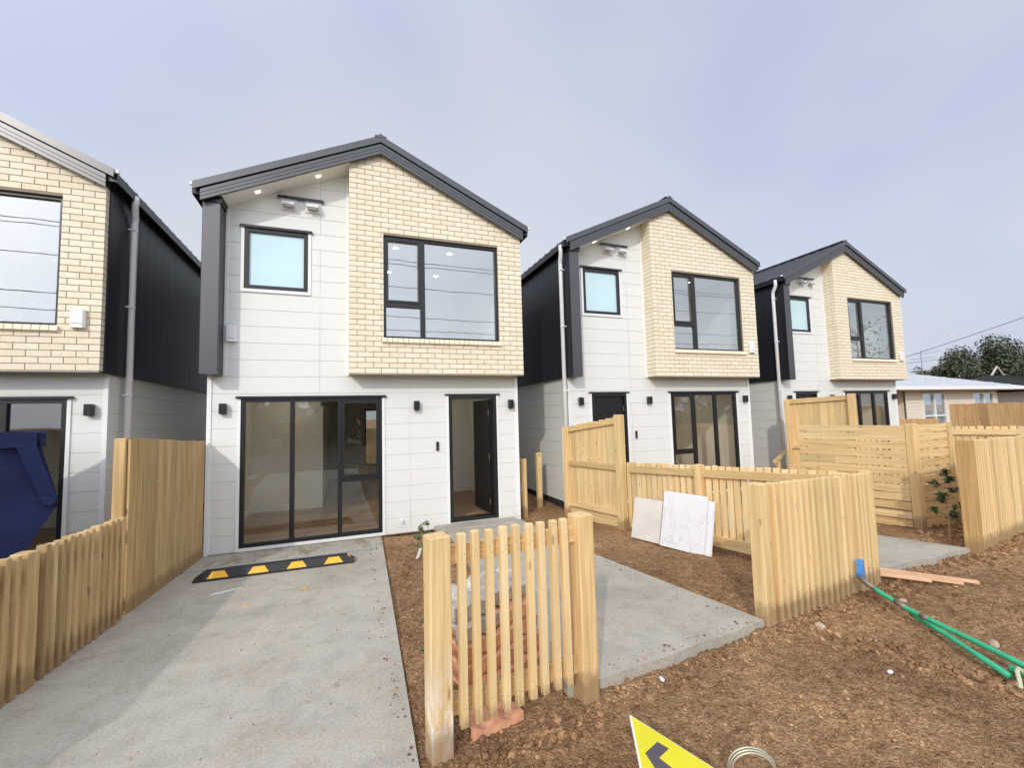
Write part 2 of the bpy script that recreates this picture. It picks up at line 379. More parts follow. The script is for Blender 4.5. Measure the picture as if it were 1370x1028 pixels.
# -------------------------------------------------------------------- light
SUN_AZ, SUN_EL = 34.5, 29.
sd = Vector((-math.sin(R(SUN_AZ))*math.cos(R(SUN_EL)), -math.cos(R(SUN_AZ))*math.cos(R(SUN_EL)), math.sin(R(SUN_EL))))
sl = bpy.data.lights.new('sun', 'SUN'); so = bpy.data.objects.new('sun', sl); COL.objects.link(so)
so.rotation_euler = sd.to_track_quat('Z', 'Y').to_euler(); so.location = sd*50
sl.energy = 1.5; sl.angle = R(1.2); sl.color = (1, .94, .85)
w = bpy.data.worlds.new('World'); sc.world = w; w.use_nodes = True; nt = w.node_tree; nt.nodes.clear()
out = nt.nodes.new('ShaderNodeOutputWorld'); bg = nt.nodes.new('ShaderNodeBackground')
sky = nt.nodes.new('ShaderNodeTexSky'); sky.sky_type = 'NISHITA'; sky.sun_disc = False
sky.sun_elevation = R(SUN_EL); sky.sun_rotation = math.atan2(sd.x, sd.y)
sky.air_density = 1.; sky.dust_density = 4.; sky.ozone_density = 1.5
tc = nt.nodes.new('ShaderNodeTexCoord')
mp = N(nt, 'ShaderNodeMapping'); mp.inputs['Scale'].default_value = (1,1,1.6); nt.links.new(tc.outputs['Generated'], mp.inputs[0])
cl = tex_noise(nt, mp.outputs[0], 1.15, 3, .45, .2)
haze = ramp_out(nt, cl, [(.33, (.67,.735,.99)), (.50, (.82,.87,1.01)), (.66, (.90,.935,1.02))])
# hazy air is brightest round the sun: a wide soft aureole
dt = nt.nodes.new('ShaderNodeVectorMath'); dt.operation = 'DOT_PRODUCT'; nt.links.new(tc.outputs['Generated'], dt.inputs[0]); dt.inputs[1].default_value = tuple(sd)
aur = math_n(nt, 'ADD', math_n(nt, 'MULTIPLY', math_n(nt, 'POWER', math_n(nt, 'MAXIMUM', math_n(nt, 'MULTIPLY', math_n(nt, 'ADD', dt.outputs['Value'], .35), 1/1.35), 0.), 1.6), 14.5), 8.3)
vs = nt.nodes.new('ShaderNodeVectorMath'); vs.operation = 'SCALE'; nt.links.new(haze, vs.inputs[0]); nt.links.new(aur, vs.inputs['Scale']); haze = vs.outputs[0]
mixs = mix_rgb(nt, .80, sky.outputs[0], haze)
nt.links.new(mixs, bg.inputs[0]); bg.inputs[1].default_value = .10
nt.links.new(bg.outputs[0], out.inputs[0])
sc.view_settings.view_transform = 'Standard'; sc.view_settings.look = 'None'; sc.view_settings.exposure = .11; sc.view_settings.gamma = 1
cy = sc.cycles; cy.max_bounces = 8; cy.diffuse_bounces = 6; cy.glossy_bounces = 4; cy.transparent_max_bounces = 16; cy.use_denoising = True
cy.caustics_reflective = False; cy.caustics_refractive = False; cy.sample_clamp_indirect = 6

# ------------------------------------------------------------------- houses
W_, RX, RZ, SL, DEP = 4.88, 2.44, 6.49, .47, 7.1     # width, ridge x, ridge z, slope, depth
BX0, BX1, BY, BZ = 1.955, 4.875, -.31, 2.62            # brick box
def ztop(x): return RZ - SL*abs(x-RX)
CLIP = lambda d: [((RX,0,RZ-d), (SL,0,1)), ((RX,0,RZ-d), (-SL,0,1))]
GROOVES = [.01+.257*k for k in range(28)]

def siding(mb, x0, x1, z0, z1, holes=(), tf=lambda x, y, z: (x, y, z), joints=()):
    g = .0045
    xs = sorted({x0, x1, *[h[0] for h in holes], *[h[1] for h in holes]}); xs = [x for x in xs if x0 <= x <= x1]
    zs = sorted({z0, z1, *[h[2] for h in holes], *[h[3] for h in holes]}); zs = [z for z in zs if z0 <= z <= z1]
    def q(xa, ya, za, xb, yb, zb):      # quad along x from profile point a to b
        mb.poly([tf(xa, ya, za), tf(xb, ya, za), tf(xb, yb, zb), tf(xa, yb, zb)])
    for xa, xb in zip(xs, xs[1:]):
        for za, zb in zip(zs, zs[1:]):
            if any(h[0] <= (xa+xb)/2 <= h[1] and h[2] <= (za+zb)/2 <= h[3] for h in holes): continue
            z = za
            for gz in GROOVES:
                if gz-g <= z or gz+g >= zb: continue
                js = [xa] + [j for j in joints if xa < j < xb] + [xb]
                for ja, jb in zip(js, js[1:]):
                    e0 = 0 if ja == xa else .0015; e1 = 0 if jb == xb else .0015
                    q(ja+e0, 0, z, jb-e1, 0, gz-g)
                q(xa, 0, gz-g, xb, .009, gz-g+.002); q(xa, .009, gz-g+.002, xb, .009, gz+g-.001); q(xa, .009, gz+g-.001, xb, 0, gz+g)
                z = gz+g
            q(xa, 0, z, xb, 0, zb)

def bricks(hole):
    mb = MB(); ch, gap = .0855, .0105; bw = (BX1-BX0-11*gap)/12
    nrow = 46; hx0, hx1, hz0, hz1 = hole
    for r in range(nrow):
        z0 = BZ + r*ch + .002; z1 = z0 + ch - gap
        if z0 > RZ: break
        if r % 2 == 0: segs = [(BX0, BX0+bw)]; x = BX0+bw+gap
        else: segs = [(BX0, BX0+.112)]; x = BX0+.112+gap
        while x < BX1-.02:
            segs.append((x, min(x+bw, BX1))); x += bw+gap
        for xa, xb in segs:
            parts = [(xa, xb)]
            if z1 > hz0+.02 and z0 < hz1-.02:
                parts = []
                if xa < hx0: parts.append((xa, min(xb, hx0)))
                if xb > hx1: parts.append((max(xa, hx1), xb))
            for pa, pb in parts:
                if pb-pa < .02: continue
                za = hz1 if (z0 < hz1 < z1 and pa >= hx0 and pb <= hx1) else z0
                d = rnd.uniform(-.0012, .0012)
                mb.box(pa, pb, BY+d, BY+.10, za, z1)
        # returns
        for X0, X1, s in ((BX0, BX0+.1, 1), (BX1-.1, BX1, 0)):
            if s:
                ya = BY+.10+gap; 
                if r % 2: mb.box(X0, X1, BY+.105, BY+.223, z0, z1); ya = BY+.223+gap
                mb.box(X0+rnd.uniform(-.001, .001), X1, ya, 0, z0, z1)
    return mb

def window(root, name, x0, x1, z0, z1, y, fw, mull=(), trans=(), glass='glass', trim=True, flash=True, sash=(), sill=True):
    """mull: (xa, xb) bars; trans: (xa, xb, za, zb) bars; sash: rectangles with an extra inner frame"""
    d = .07; mb = MB()
    mb.bbox(x0, x0+fw, y, y+d, z0, z1, .003); mb.bbox(x1-fw, x1, y, y+d, z0, z1, .003)
    mb.box(x0+fw, x1-fw, y+.001, y+d-.001, z0, z0+fw); mb.box(x0+fw, x1-fw, y+.001, y+d-.001, z1-fw, z1)
    for a, b in mull: mb.bbox(a, b, y+.002, y+d-.002, z0+fw, z1-fw, .003)
    for a, b, c, e in trans: mb.box(a, b, y+.004, y+d-.004, c, e)
    for a, b, c, e in sash:
        s = .035
        mb.box(a, a+s, y-.012, y+.03, c, e); mb.box(b-s, b, y-.012, y+.03, c, e); mb.box(a+s, b-s, y-.011, y+.03, c, c+s); mb.box(a+s, b-s, y-.011, y+.03, e-s, e)
    win = mb.build(name, M['frame'], root)
    g = MB(); g.box(x0+fw*.8, x1-fw*.8, y+.040, y+.046, z0+fw*.8, z1-fw*.8); g.build('pane', M[glass], win)
    if trim:
        t = MB(); t.box(x0-.045, x0-.003, -.018, .0, z0-.05, z1+.01); t.box(x1+.003, x1+.045, -.018, .0, z0-.05, z1+.01)
        if sill: t.box(x0-.003, x1+.003, -.022, .0, z0-.05, z0-.003)
        t.build('window_trim', M['trim'], win)
    if flash:
        f = MB(); f.box(x0-.065, x1+.065, -.045, -.001, z1+.012, z1+.034); f.box(x0-.065, x1+.065, -.045, -.038, z1-.002, z1+.0118); f.build('head_flashing', M['frame'], win)
    return win

def wall_light(root, x, z):
    mb = MB(); mb.bbox(x-.045, x+.045, -.095, -.012, z-.075, z+.075, .006); mb.box(x-.03, x+.03, -.012, 0, z-.05, z+.05); mb.box(x-.032, x+.032, -.085, -.02, z-.082, z-.0752)
    mb.build('wall_light', M['frame'], root)
def alarm_box(root, x, z, y):
    mb = MB(); mb.bbox(x-.078, x+.078, y-.062, y, z-.125, z+.125, .02); o = mb.build('alarm_box', M['plastic'], root)
    s = MB(); s.box(x-.06, x+.06, y-.0635, y-.062, z-.075, z-.068); s.build('seam', M['under'], o)
def door_leaf(root, hinge, ang, wd, z0, z1, handle_at_free=True):
    """leaf in its own frame: x from the hinge, hinge line at origin"""
    o_m = MB(); t = .04
    nb = 7; bw = wd/nb
    for i in range(nb):
        a, b = i*bw, (i+1)*bw
        o_m.bbox(-b+.003, -a-.003, -t/2, t/2, 0, z1-z0, .004)
    o_m.box(-wd+.004, -.004, -t/2+.006, t/2-.006, .002, z1-z0-.002)
    o = o_m.build('door', M['doorblack'], root); o.location = (hinge[0], hinge[1], z0); o.rotation_euler = (0,0,ang)
    for sgn in (-1, 1):
        h = MB(); xx = -wd+.07; yy = sgn*(t/2)
        ys = sorted((yy, yy+sgn*.012)); h.bbox(xx-.022, xx+.022, ys[0], ys[1], .86, 1.10, .004)
        h.tube([(xx, yy, 1.02), (xx, yy+sgn*.05, 1.02), (xx+.02, yy+sgn*.058, 1.02), (xx+.13, yy+sgn*.058, 1.02)], .010, 8)
        h.build('handle', M['frame'], o)
    hb = MB()
    for z in (.2, 1.0, 1.8): hb.tube([(.004, -t/2-.006, z-.05), (.004, -t/2-.006, z+.05)], .009, 8)
    hb.build('hinge', M['steel'], o)
    return o
def downpipe(root, side, y, ztop_, mat, x_wall):
    """white downpipe with a swan neck under the gutter"""
    s = -1 if side == 'l' else 1
    xo = x_wall + s*.055; xg = x_wall + s*.11
    mb = MB(); mb.tube([(xg, y-.14, ztop_+.10), (xg, y-.14, ztop_+.02), (xg-s*.01, y-.125, ztop_-.05), (xo+s*.01, y-.015, ztop_-.19), (xo, y, ztop_-.26), (xo, y, .02)], .042, 12)
    o = mb.build('downpipe', mat, root, smooth=True)
    for z in (4.75, 3.6, 2.32, .7):
        b = MB(); b.tube([(xo, y, z), (xo, y, z+.022)], .047, 12); b.box(min(xo, x_wall), max(xo, x_wall), y-.05, y-.038, z, z+.022); b.box(xo-.03, xo+.03, y-.06, y-.03, z+.002, z+.02); b.build('bracket', M['pvc'] if mat is M['pvc'] else mat, o)
def interior(root, ground):
    fl = MB(); fl.box(.1, W_-.1, .02, DEP-.1, .0, .10); fl.build('interior_floor', M['floor'], root)
    mb = MB()
    mb.box(.08, .14, .06, DEP-.1, .1, 2.56); mb.box(W_-.14, W_-.08, .06, DEP-.1, .1, 2.56)      # side linings
    mb.box(.08, W_-.08, .05, DEP-.1, 2.56, 2.60)                                                   # ceiling
    if ground == 'a':
        mb.box(.14, 1.30, 2.55, 2.65, .1, 2.56); mb.box(1.30, 1.40, 2.55, DEP-.1, .1, 2.56)
        mb.box(3.20, 3.30, .10, 2.2, .1, 2.56); mb.box(3.30, W_-.14, 2.95, 3.05, .1, 2.56); mb.box(3.2, 3.3, 2.95, DEP-.1, .1, 2.56)
        bx0, bx1 = 2.42, 2.88
        mb.box(1.4, bx0, DEP-.16, DEP-.1, .1, 2.56); mb.box(bx1, W_-.14, DEP-.16, DEP-.1, .1, 2.56); mb.box(bx0, bx1, DEP-.16, DEP-.1, 2.2, 2.56); mb.box(bx0, bx1, DEP-.16, DEP-.1, .1, .45)
    else:
        mb.box(2.2, 2.3, .10, 3.0, .1, 2.56); mb.box(2.3, W_-.14, 3.0, 3.1, .1, 2.56)
        mb.box(.14, 2.42, DEP-.16, DEP-.1, .1, 2.56); mb.box(4.3, W_-.14, DEP-.16, DEP-.1, .1, 2.56); mb.box(2.42, 4.3, DEP-.16, DEP-.1, 2.2, 2.56); mb.box(2.42, 4.3, DEP-.16, DEP-.1, .1, .45)  # wide rear opening added to let more sky light in
    mb.build('interior_wall', M['inner'], root)
    sk = MB()
    if ground == 'a':
        sk.box(.14, 1.30, 2.535, 2.549, .1, .19); sk.box(1.401, 1.415, 2.66, DEP-.2, .1, .19); sk.box(.141, .155, .1, 2.53, .1, .19); sk.box(3.31, W_-.15, 2.935, 2.949, .1, .19)
        jb = MB(); jb.box(1.27, 1.44, 2.53, 2.549, .1, 2.2); jb.box(1.401, 1.43, 3.0, 3.08, .1, 2.2); jb.box(1.401, 1.43, 3.85, 3.93, .1, 2.2); jb.box(1.401, 1.43, 3.08, 3.85, 2.12, 2.2); jb.build('architrave', M['trim'], root)
        dl = MB(); dl.box(1.4005, 1.41, 3.081, 3.849, .11, 2.119); dl.build('inner_door', M['doorblack'], root)
    else: sk.box(2.31, W_-.15, 2.985, 2.999, .1, .19); sk.box(W_-.155, W_-.141, .1, 2.98, .1, .19)
    sk.build('skirting', M['trim'], root)
    # upstairs front bedroom
    up = MB(); up.box(BX0+.12, W_-.1, BY+.1, 3.4, 2.66, 2.72); up.build('bedroom_floor', M['carpet'], root)
    u = MB(); u.box(BX0+.12, BX0+.18, BY+.16, 3.4, 2.72, 5.0); u.box(W_-.16, W_-.10, BY+.16, 3.4, 2.72, 5.0); u.box(BX0+.18, W_-.16, 3.34, 3.4, 2.72, 5.0)
    u.box(BX0+.12, W_-.1, BY+.16, 3.4, 5.0, 5.05)
    u.box(BX0+.12, W_-.1, BY+.102, BY+.16, 2.72, 3.15); u.box(BX0+.12, W_-.1, BY+.102, BY+.16, 4.95, 5.05)
    u.box(BX0+.12, 2.44, BY+.102, BY+.16, 3.15, 4.95); u.box(4.47, W_-.1, BY+.102, BY+.16, 3.15, 4.95)
    u.build('bedroom_wall', M['inner'], root)
    for x, y in ((2.75, .5), (3.75, .5), (2.75, 1.9), (3.75, 1.9)):
        d = MB(); d.tube([(x, y, 4.9975), (x, y, 4.9995)], .042, 14); d.build('downlight', M['lamp_and_fill'], root)
    for x, y in (((.7, 1.2), (1.5, 1.2), (.9, 2.0), (3.9, 1.0), (3.8, 2.2)) if ground == 'a' else ((2.9, 1.3), (4.0, 1.3), (1.2, 1.5), (3.5, 2.4))):  # unseen ground floor lamps, added to brighten the rooms
        d = MB(); d.tube([(x, y, 2.5575), (x, y, 2.5595)], .042, 14); d.build('downlight', M['lamp_and_fill'], root)

def house(name, label, x0, yf, z0, ground):
    root = thing(name, label, 'house', (x0, yf, z0), 0, 'row of new two storey houses')
    if ground == 'a':     # sliding window left, door right
        gw = (.45, 2.46, .07, 2.25); dr = (3.575, 4.44, .10, 2.26)
    else:
        gw = (2.54, 4.43, .07, 2.27); dr = (.56, 1.39, .10, 2.27)
    small = (.46, 1.34, 3.93, 4.885)
    # white weatherboard front wall: the recess above and the whole ground floor
    mb = MB(); siding(mb, .035, BX0+.02, .02, 6.6, [gw, dr, small] if ground == 'a' else [dr, small, gw], joints=(1.52,))
    siding(mb, BX0+.02, W_-.035, .02, 2.66, [gw, dr], joints=(2.91,) if ground == 'a' else (1.9,))
    mb.build('front_wall', M['siding'], root, clip=CLIP(.2))
    sb = MB(); siding(sb, 0, DEP, .10, 2.60, tf=lambda x, y, z: (.035+y, DEP-x, z)); siding(sb, 0, DEP, .10, 2.60, tf=lambda x, y, z: (W_-.035-y, x, z))
    sb.box(.05, W_-.05, DEP-.02, DEP, .08, .45); 
    sb.box(.05, 2.42, DEP-.03, DEP, .45, 2.2); sb.box(2.88 if ground == 'a' else 4.3, W_-.05, DEP-.03, DEP, .45, 2.2)
    sb.box(.05, W_-.05, DEP-.03, DEP, 2.2, 5.3)
    sb.build('side_wall', M['siding'], root)
    ct = MB()
    for bx in ((.020, .075, -.016, .03, .015, 2.60), (W_-.075, W_-.020, -.016, .03, .015, 2.60), (BX0-.045, BX0-.003, -.02, -.001, 2.60, ztop(BX0)-.28), (.215, .25, -.016, -.001, 2.60, ztop(.2)-.29)):
        ct = MB(); ct.box(*bx); ct.build('corner_trim', M['trim'], root)
    fd = MB(); fd.box(.06, W_-.06, .03, DEP-.05, -.12, .07); fd.build('foundation', M['foundation_dark'], root)
    # dark side cladding with vertical grooves
    for s in (0, 1):
        c = MB(); ys = -.22 if s else BY; e = ys; k = 0
        y = ys
        while y < DEP-.01:
            y2 = min(y+.30, DEP)
            xo = W_+.012 if s else -.012; xi = W_-.03 if s else .03
            c.box(min(xo, xi), max(xo, xi), y+.003, y2-.003, 2.595, 5.20)
            c.box(min(xo-(.008 if s else -.008), xi), max(xo-(.008 if s else -.008), xi), y2-.0031, y2+.0031, 2.597, 5.19) if y2 < DEP else None
            y = y2
        c.build('side_cladding', M['clad'], root)
    # the dark fin beside the recess
    f = MB(); f.box(-.004, .205, BY-.004, 0, 2.59, ztop(.0)-.27); f.box(.2051, .209, BY+.10, BY+.108, 2.6, ztop(0)-.28); f.box(.2051, .209, BY+.20, BY+.208, 2.6, ztop(0)-.28)
    f.build('corner_fin', M['barge'], root)
    fc = MB(); fc.box(-.015, .225, BY-.02, 0, ztop(0)-.265, ztop(0)-.20); fc.box(.206, .235, BY-.02, -.02, ztop(.2)-.30, ztop(.2)-.262); fc.build('fin_cap', M['frame'], root)
    # brick box
    bw = (2.475, 4.435, 3.185, 4.90)
    br = bricks(bw).build('brick_cladding', M['brick'], root, clip=CLIP(.22))
    mo = MB(); y = BY+.007
    for a, b, c_, d in ((BX0+.007, bw[0]+.001, BZ+.01, 6.5), (bw[1]-.001, BX1-.007, BZ+.01, 6.5), (bw[0]+.001, bw[1]-.001, BZ+.01, bw[2]+.004), (bw[0]+.001, bw[1]-.001, bw[3]-.004, 6.5)): mo.box(a, b, y, BY+.097, c_, d)
    mo.box(BX0+.007, BX0+.09, BY+.0971, -.001, BZ+.01, 6.5)
    mo.build('mortar', M['mortar'], br, clip=CLIP(.23))
    un = MB(); un.box(BX0+.004, BX1-.004, BY+.003, BY+.012, BZ-.022, BZ-.001); un.box(BX0+.003, BX1-.003, BY+.0121, -.001, BZ-.012, BZ-.001); un.build('lintel', M['under'], br)
    sl_ = MB(); n = 24
    for i in range(n):
        a = bw[0]-.03 + i*(bw[1]-bw[0]+.06)/n; b = a+(bw[1]-bw[0]+.06)/n-.009
        sl_.hbox(((a+b)/2, BY+.02, bw[2]-.045), ((b-a)/2,0,0), (0,.062,-.014), (0,.008,.034))
    sl_.build('brick_sill', M['brick'], br)
    # windows
    window(root, 'small_window', *small, -.012, .06, glass='frost')
    f2 = .045
    window(root, 'bedroom_window', *bw, BY+.045, f2, mull=((3.07, 3.15),), trans=((2.5, 3.08, 3.715, 3.79),), trim=False, flash=False, sash=((bw[0]+f2, 3.07, 3.79, bw[3]-f2),))
    if ground == 'a':
        window(root, 'living_room_window', *gw, -.012, .055, mull=((1.105, 1.17), (1.785, 1.85)), trans=((1.85, gw[1]-.05, .915, .985),), glass='glass_dark', sash=((1.852, gw[1]-.055, .985, gw[3]-.055),))
    else:
        window(root, 'living_room_window', *gw, -.012, .055, mull=((3.14, 3.215), (3.765, 3.84)), trans=((gw[0]+.05, 3.14, .925, 1.0),), glass='glass_dark', sash=((gw[0]+.055, 3.139, 1.0, gw[3]-.055),))
    if ground == 'a':     # rear window seen right through the house
        window(root, 'rear_window', 2.42, 2.88, .45, 2.2, DEP-.13, .05, trim=False, flash=False)
    # door frame
    d = MB(); a, b, c_, e = dr; fw = .055
    d.box(a, a+fw, -.02, .16, c_, e); d.box(b-fw, b, -.02, .16, c_, e); d.box(a+fw, b-fw, -.019, .159, e-fw, e); d.box(a+fw, b-fw, -.019, .159, c_, c_+.05)
    df = d.build('door_frame', M['frame'], root)
    t = MB(); t.box(a-.04, a-.003, -.018, 0, c_-.04, e+.008); t.box(b+.003, b+.04, -.018, 0, c_-.04, e+.008); t.box(a-.04, b+.04, -.03, 0, c_-.09, c_-.041); t.build('door_trim', M['trim'], df)
    h = MB(); h.box(a-.065, b+.065, -.045, -.001, e+.012, e+.034); h.build('head_flashing', M['frame'], df)
    if ground == 'a': door_leaf(root, (b-fw-.015, .17), R(-83), b-a-2*fw-.02, c_+.055, e-fw-.01)
    else: door_leaf(root, (b-fw-.005, .05), 0, b-a-2*fw-.01, c_+.055, e-fw-.005)
    for x in ((.23, 3.02, 4.71) if ground == 'a' else (.29, 1.95, 4.68)): wall_light(root, x, 2.105 if ground == 'a' else 2.12)
    # doorbell
    bx = 3.37 if ground == 'a' else 1.6
    q = MB(); q.bbox(bx-.022, bx+.022, -.03, 0, 1.33, 1.48, .006); bell = q.build('doorbell', M['frame'], root)
    q = MB(); q.tube([(bx, -.0305, 1.375), (bx, -.034, 1.375)], .010, 12); q.build('button', M['steel'], bell)
    if ground == 'a':
        q = MB(); q.bbox(2.75, 2.79, -.05, 0, .185, .245, .01); q.build('tap_cover', M['plastic'], root)
        alarm_box(root, .31, 3.225, 0)
    else: alarm_box(root, 4.655, 3.29, BY)
    # vents under the eave
    for vx in (1.06, 1.41):
        v = MB(); v.box(vx-.115, vx+.115, -.02, 0, 5.235, 5.425)
        ov = v.build('vent', M['plastic'], root)
        k = MB(); k.poly([(vx-.085,-.02,5.40),(vx-.085,-.13,5.33),(vx-.085,-.13,5.285),(vx-.085,-.02,5.285)]); k.poly([(vx+.085,-.02,5.285),(vx+.085,-.13,5.285),(vx+.085,-.13,5.33),(vx+.085,-.02,5.40)])
        k.poly([(vx-.085,-.02,5.40),(vx+.085,-.02,5.40),(vx+.085,-.13,5.33),(vx-.085,-.13,5.33)]); k.poly([(vx-.085,-.13,5.33),(vx+.085,-.13,5.33),(vx+.085,-.13,5.285),(vx-.085,-.13,5.285)])
        k.poly([(vx-.085,-.125,5.29),(vx+.085,-.125,5.29),(vx+.085,-.03,5.29),(vx-.085,-.03,5.29)])
        k.build('cowl', M['plastic'], ov)
        k = MB(); k.box(vx-.08, vx+.08, -.118, -.1, 5.255, 5.2895); k.build('louvre', M['under'], ov)
    q = MB(); q.box(.90, 1.57, -.05, -.001, 5.43, 5.452); q.box(.90, 1.57, -.05, -.043, 5.415, 5.43); q.build('vent_flashing', M['frame'], root)
    # roof, verge, fascia, soffit
    rf = MB(); th = .05; ex = .10
    for s in (-1, 1):
        xe = RX + s*(RX+ex); ze = RZ - SL*(RX+ex)
        p = [(RX, RZ), (xe, ze), (xe, ze-th), (RX, RZ-th)]
        rf.prism_y(p if s > 0 else p[::-1], -.40, DEP+.1)
        y = -.30
        while y < DEP:
            c = Vector(((RX+xe)/2, y, (RZ+ze)/2+.012)); uu = Vector(((xe-RX)/2, 0, (ze-RZ)/2))
            rf.hbox(c, uu, (0,.012,0), (0,0,.013)); y += .30
    rf.hbox((RX, (DEP-.3)/2, RZ+.012), (.09,0,0), (0,(DEP+.5)/2,0), (0,0,.012))
    roof = rf.build('roof', M['roof'], root)
    def band(mb, d0, d1, y0, y1, xl, xr):
        mb.prism_y([(xl, ztop(xl)-d1), (RX, RZ-d1), (RX, RZ-d0), (xl, ztop(xl)-d0)], y0, y1)
        mb.prism_y([(RX, RZ-d1), (xr, ztop(xr)-d1), (xr, ztop(xr)-d0), (RX, RZ-d0)], y0, y1)
    b1 = MB(); band(b1, -.012, .098, -.425, -.402, -.11, W_+.11); b1.prism_y([(RX-.05, RZ-.03), (RX+.05, RZ-.03), (RX+.04, RZ+.01), (RX, RZ+.04), (RX-.04, RZ+.01)], -.43, -.38); b1.build('verge_flashing', M['barge'], roof)
    b2 = MB()
    for d0, d1 in ((.115, .168), (.176, .222), (.230, .278)): band(b2, d0, d1, -.40, -.36, -.02, W_+.02)
    band(b2, .10, .277, -.385, -.361, -.015, W_+.015)
    b2.build('barge_board', M['barge'], roof)
    s1 = MB(); s1.prism_y([(.21, ztop(.21)-.272), (BX0+.01, ztop(BX0+.01)-.272), (BX0+.01, ztop(BX0+.01)-.252), (.21, ztop(.21)-.252)], -.36, .0)
    s1.build('soffit', M['soffit'], root)
    for x in (.66, 1.50):
        q = MB(); zc = ztop(x)-.272; q.hbox((x, -.19, zc-.003), (.030,0,.030*SL), (0,.030,0), (0,0,.0028)); o = q.build('soffit_light', M['lamp'], root)
        q = MB()
        for k in range(16):
            a0, a1 = 2*math.pi*k/16, 2*math.pi*(k+1)/16
            P = lambda a, rr: (x+rr*math.cos(a), -.19+rr*math.sin(a), zc-.0065+rr*math.cos(a)*SL)
            q.poly([P(a0, .034), P(a1, .034), P(a1, .05), P(a0, .05)])
        q.build('bezel', M['trim'], o)
    for s in (-1, 1):      # eave: dark soffit, gutter
        g = MB(); xa, xb = (-.115, -.012) if s < 0 else (W_+.012, W_+.115)
        g.box(xa, xb, -.36, DEP+.1, 5.155, 5.262); g.box(min(xa, xb)-.012 if s < 0 else max(xa, xb), min(xa, xb) if s < 0 else max(xa, xb)+.012, -.36, DEP+.1, 5.15, 5.275)
        g.build('gutter', M['doorblack'], roof)
        g = MB(); g.box(*((-.03, .03) if s < 0 else (W_-.03, W_+.03)), -.30, DEP, 5.10, 5.153); g.build('eave_strip', M['clad'], roof)
        gp = MB(); xg = -.127 if s < 0 else W_+.127
        gp.prism_z([(xg-.02, -.40), (xg+.03, -.40), (xg+.03, -.362), (xg-.02, -.362)], 5.262, 5.30); gp.build('gutter_stop', M['trim'], roof)
    # gable infill behind the barge above the brick box so no gap shows
    interior(root, ground)
    if ground == 'a': downpipe(root, 'l', .62, 5.10, M['pvc_shaded'], -.012)  # pipe colour carries the shade of the gap
    else:
        downpipe(root, 'l', -.05, 5.12, M['pvc'], -.012); downpipe(root, 'r', .34, 5.12, M['pvc'], W_+.012)
    return root

H1 = house('two_storey_house', 'house behind the black and yellow wheel stop, its black front door standing open', -1.94, 7.50, 0, 'a')
H2 = house('two_storey_house', 'house behind the two leaning marble boards, with closed black door and white downpipe', 4.07, 7.74, .02, 'b')
H3 = copy_tree(H2); H3.location = (10.63, 8.27, .03); H3['label'] = 'smallest looking house at the right end of the row, behind the horizontal slat screen'
H0 = copy_tree(H2); H0.location = (-7.90, 7.46, 0); [drop(o) for o in list(H0.children) if o.name.startswith('downlight')]
H0['label'] = 'house cut off by the left picture edge, behind the dark blue skip bin'

# ------------------------------------------------------------------- ground
DRIVE = [(-2.75, -3.0), (.33, -3.0), (.36, 2.56), (.50, 7.44), (-1.96, 7.46), (-2.12, 5.3), (-2.3, 3.0)]
PATH = [(1.40, 2.80), (1.66, 2.765), (1.95, 2.80), (2.3, 2.82), (2.62, 2.87), (2.95, 2.88), (3.2, 2.93), (3.40, 2.945), (3.02, 5.12), (2.86, 7.30), (1.48, 7.30), (1.45, 5.6)]
PATH2 = [(5.45, 3.42), (5.75, 3.30), (6.2, 3.33), (6.6, 3.27), (7.0, 3.33), (7.42, 3.31), (7.02, 4.35), (6.9, 7.4), (5.6, 7.4), (5.5, 5)]
DRIVE0 = [(-6.2, -3), (-3.0, -3), (-2.95, 7.42), (-6.0, 7.42)]
def inside(p, poly):
    x, y = p; c = False
    for (x1, y1), (x2, y2) in zip(poly, poly[1:]+poly[:1]):
        if (y1 > y) != (y2 > y) and x < (x2-x1)*(y-y1)/(y2-y1)+x1: c = not c
    return c
def edge_dist(p, poly):
    d = 9
    for (x1, y1), (x2, y2) in zip(poly, poly[1:]+poly[:1]):
        dx, dy = x2-x1, y2-y1; t = max(0, min(1, ((p[0]-x1)*dx+(p[1]-y1)*dy)/(dx*dx+dy*dy))); d = min(d, math.hypot(p[0]-x1-t*dx, p[1]-y1-t*dy))
    return d
def gz(x, y, fine=True):
    z = .028*noise.noise(Vector((x*.7, y*.7, 3.1))) + .018*noise.noise(Vector((x*2.3, y*2.3, 7.7)))
    if fine:
        a = noise.noise(Vector((x*8, y*8, 1.2))); z += .014*a + .010*noise.noise(Vector((x*19, y*19, 5.))) + .006*noise.noise(Vector((x*41, y*41, 9.)))
        # raked ridges left by the digger
        z += .020*max(0, noise.noise(Vector((x*3.1+y*1.3, y*.8, 11.))))
    for pl in (DRIVE, PATH, PATH2, DRIVE0):
        if inside((x, y), pl):
            z = min(z, -.02) - min(.10, edge_dist((x, y), pl)*.6)
    if y > 7.3: z = min(z, .02) - .015
    return z - .012
def axis(a, b, step, far):
    o = [a]; 
    while o[-1] < b: o.append(o[-1]+step)
    s = step; v = o[-1]
    while v < far: s *= 1.35; v += s; o.append(v)
    s = step; v = a; pre = []
    while v > -far: s *= 1.35; v -= s; pre.append(v)
    return pre[::-1] + o
xs = axis(.2, 6.9, .030, 900); ys = axis(1.3, 8.3, .034, 900)
gm = MB()
for y in ys:
    for x in xs: gm.v.append((x, y, gz(x, y) if -4 < x < 14 and -1 < y < 12 else -.03))
nx = len(xs)
for j in range(len(ys)-1):
    for i in range(nx-1): a = j*nx+i; gm.f.append([a, a+1, a+nx+1, a+nx])
struct('ground', gm, M['dirt'], smooth=True)
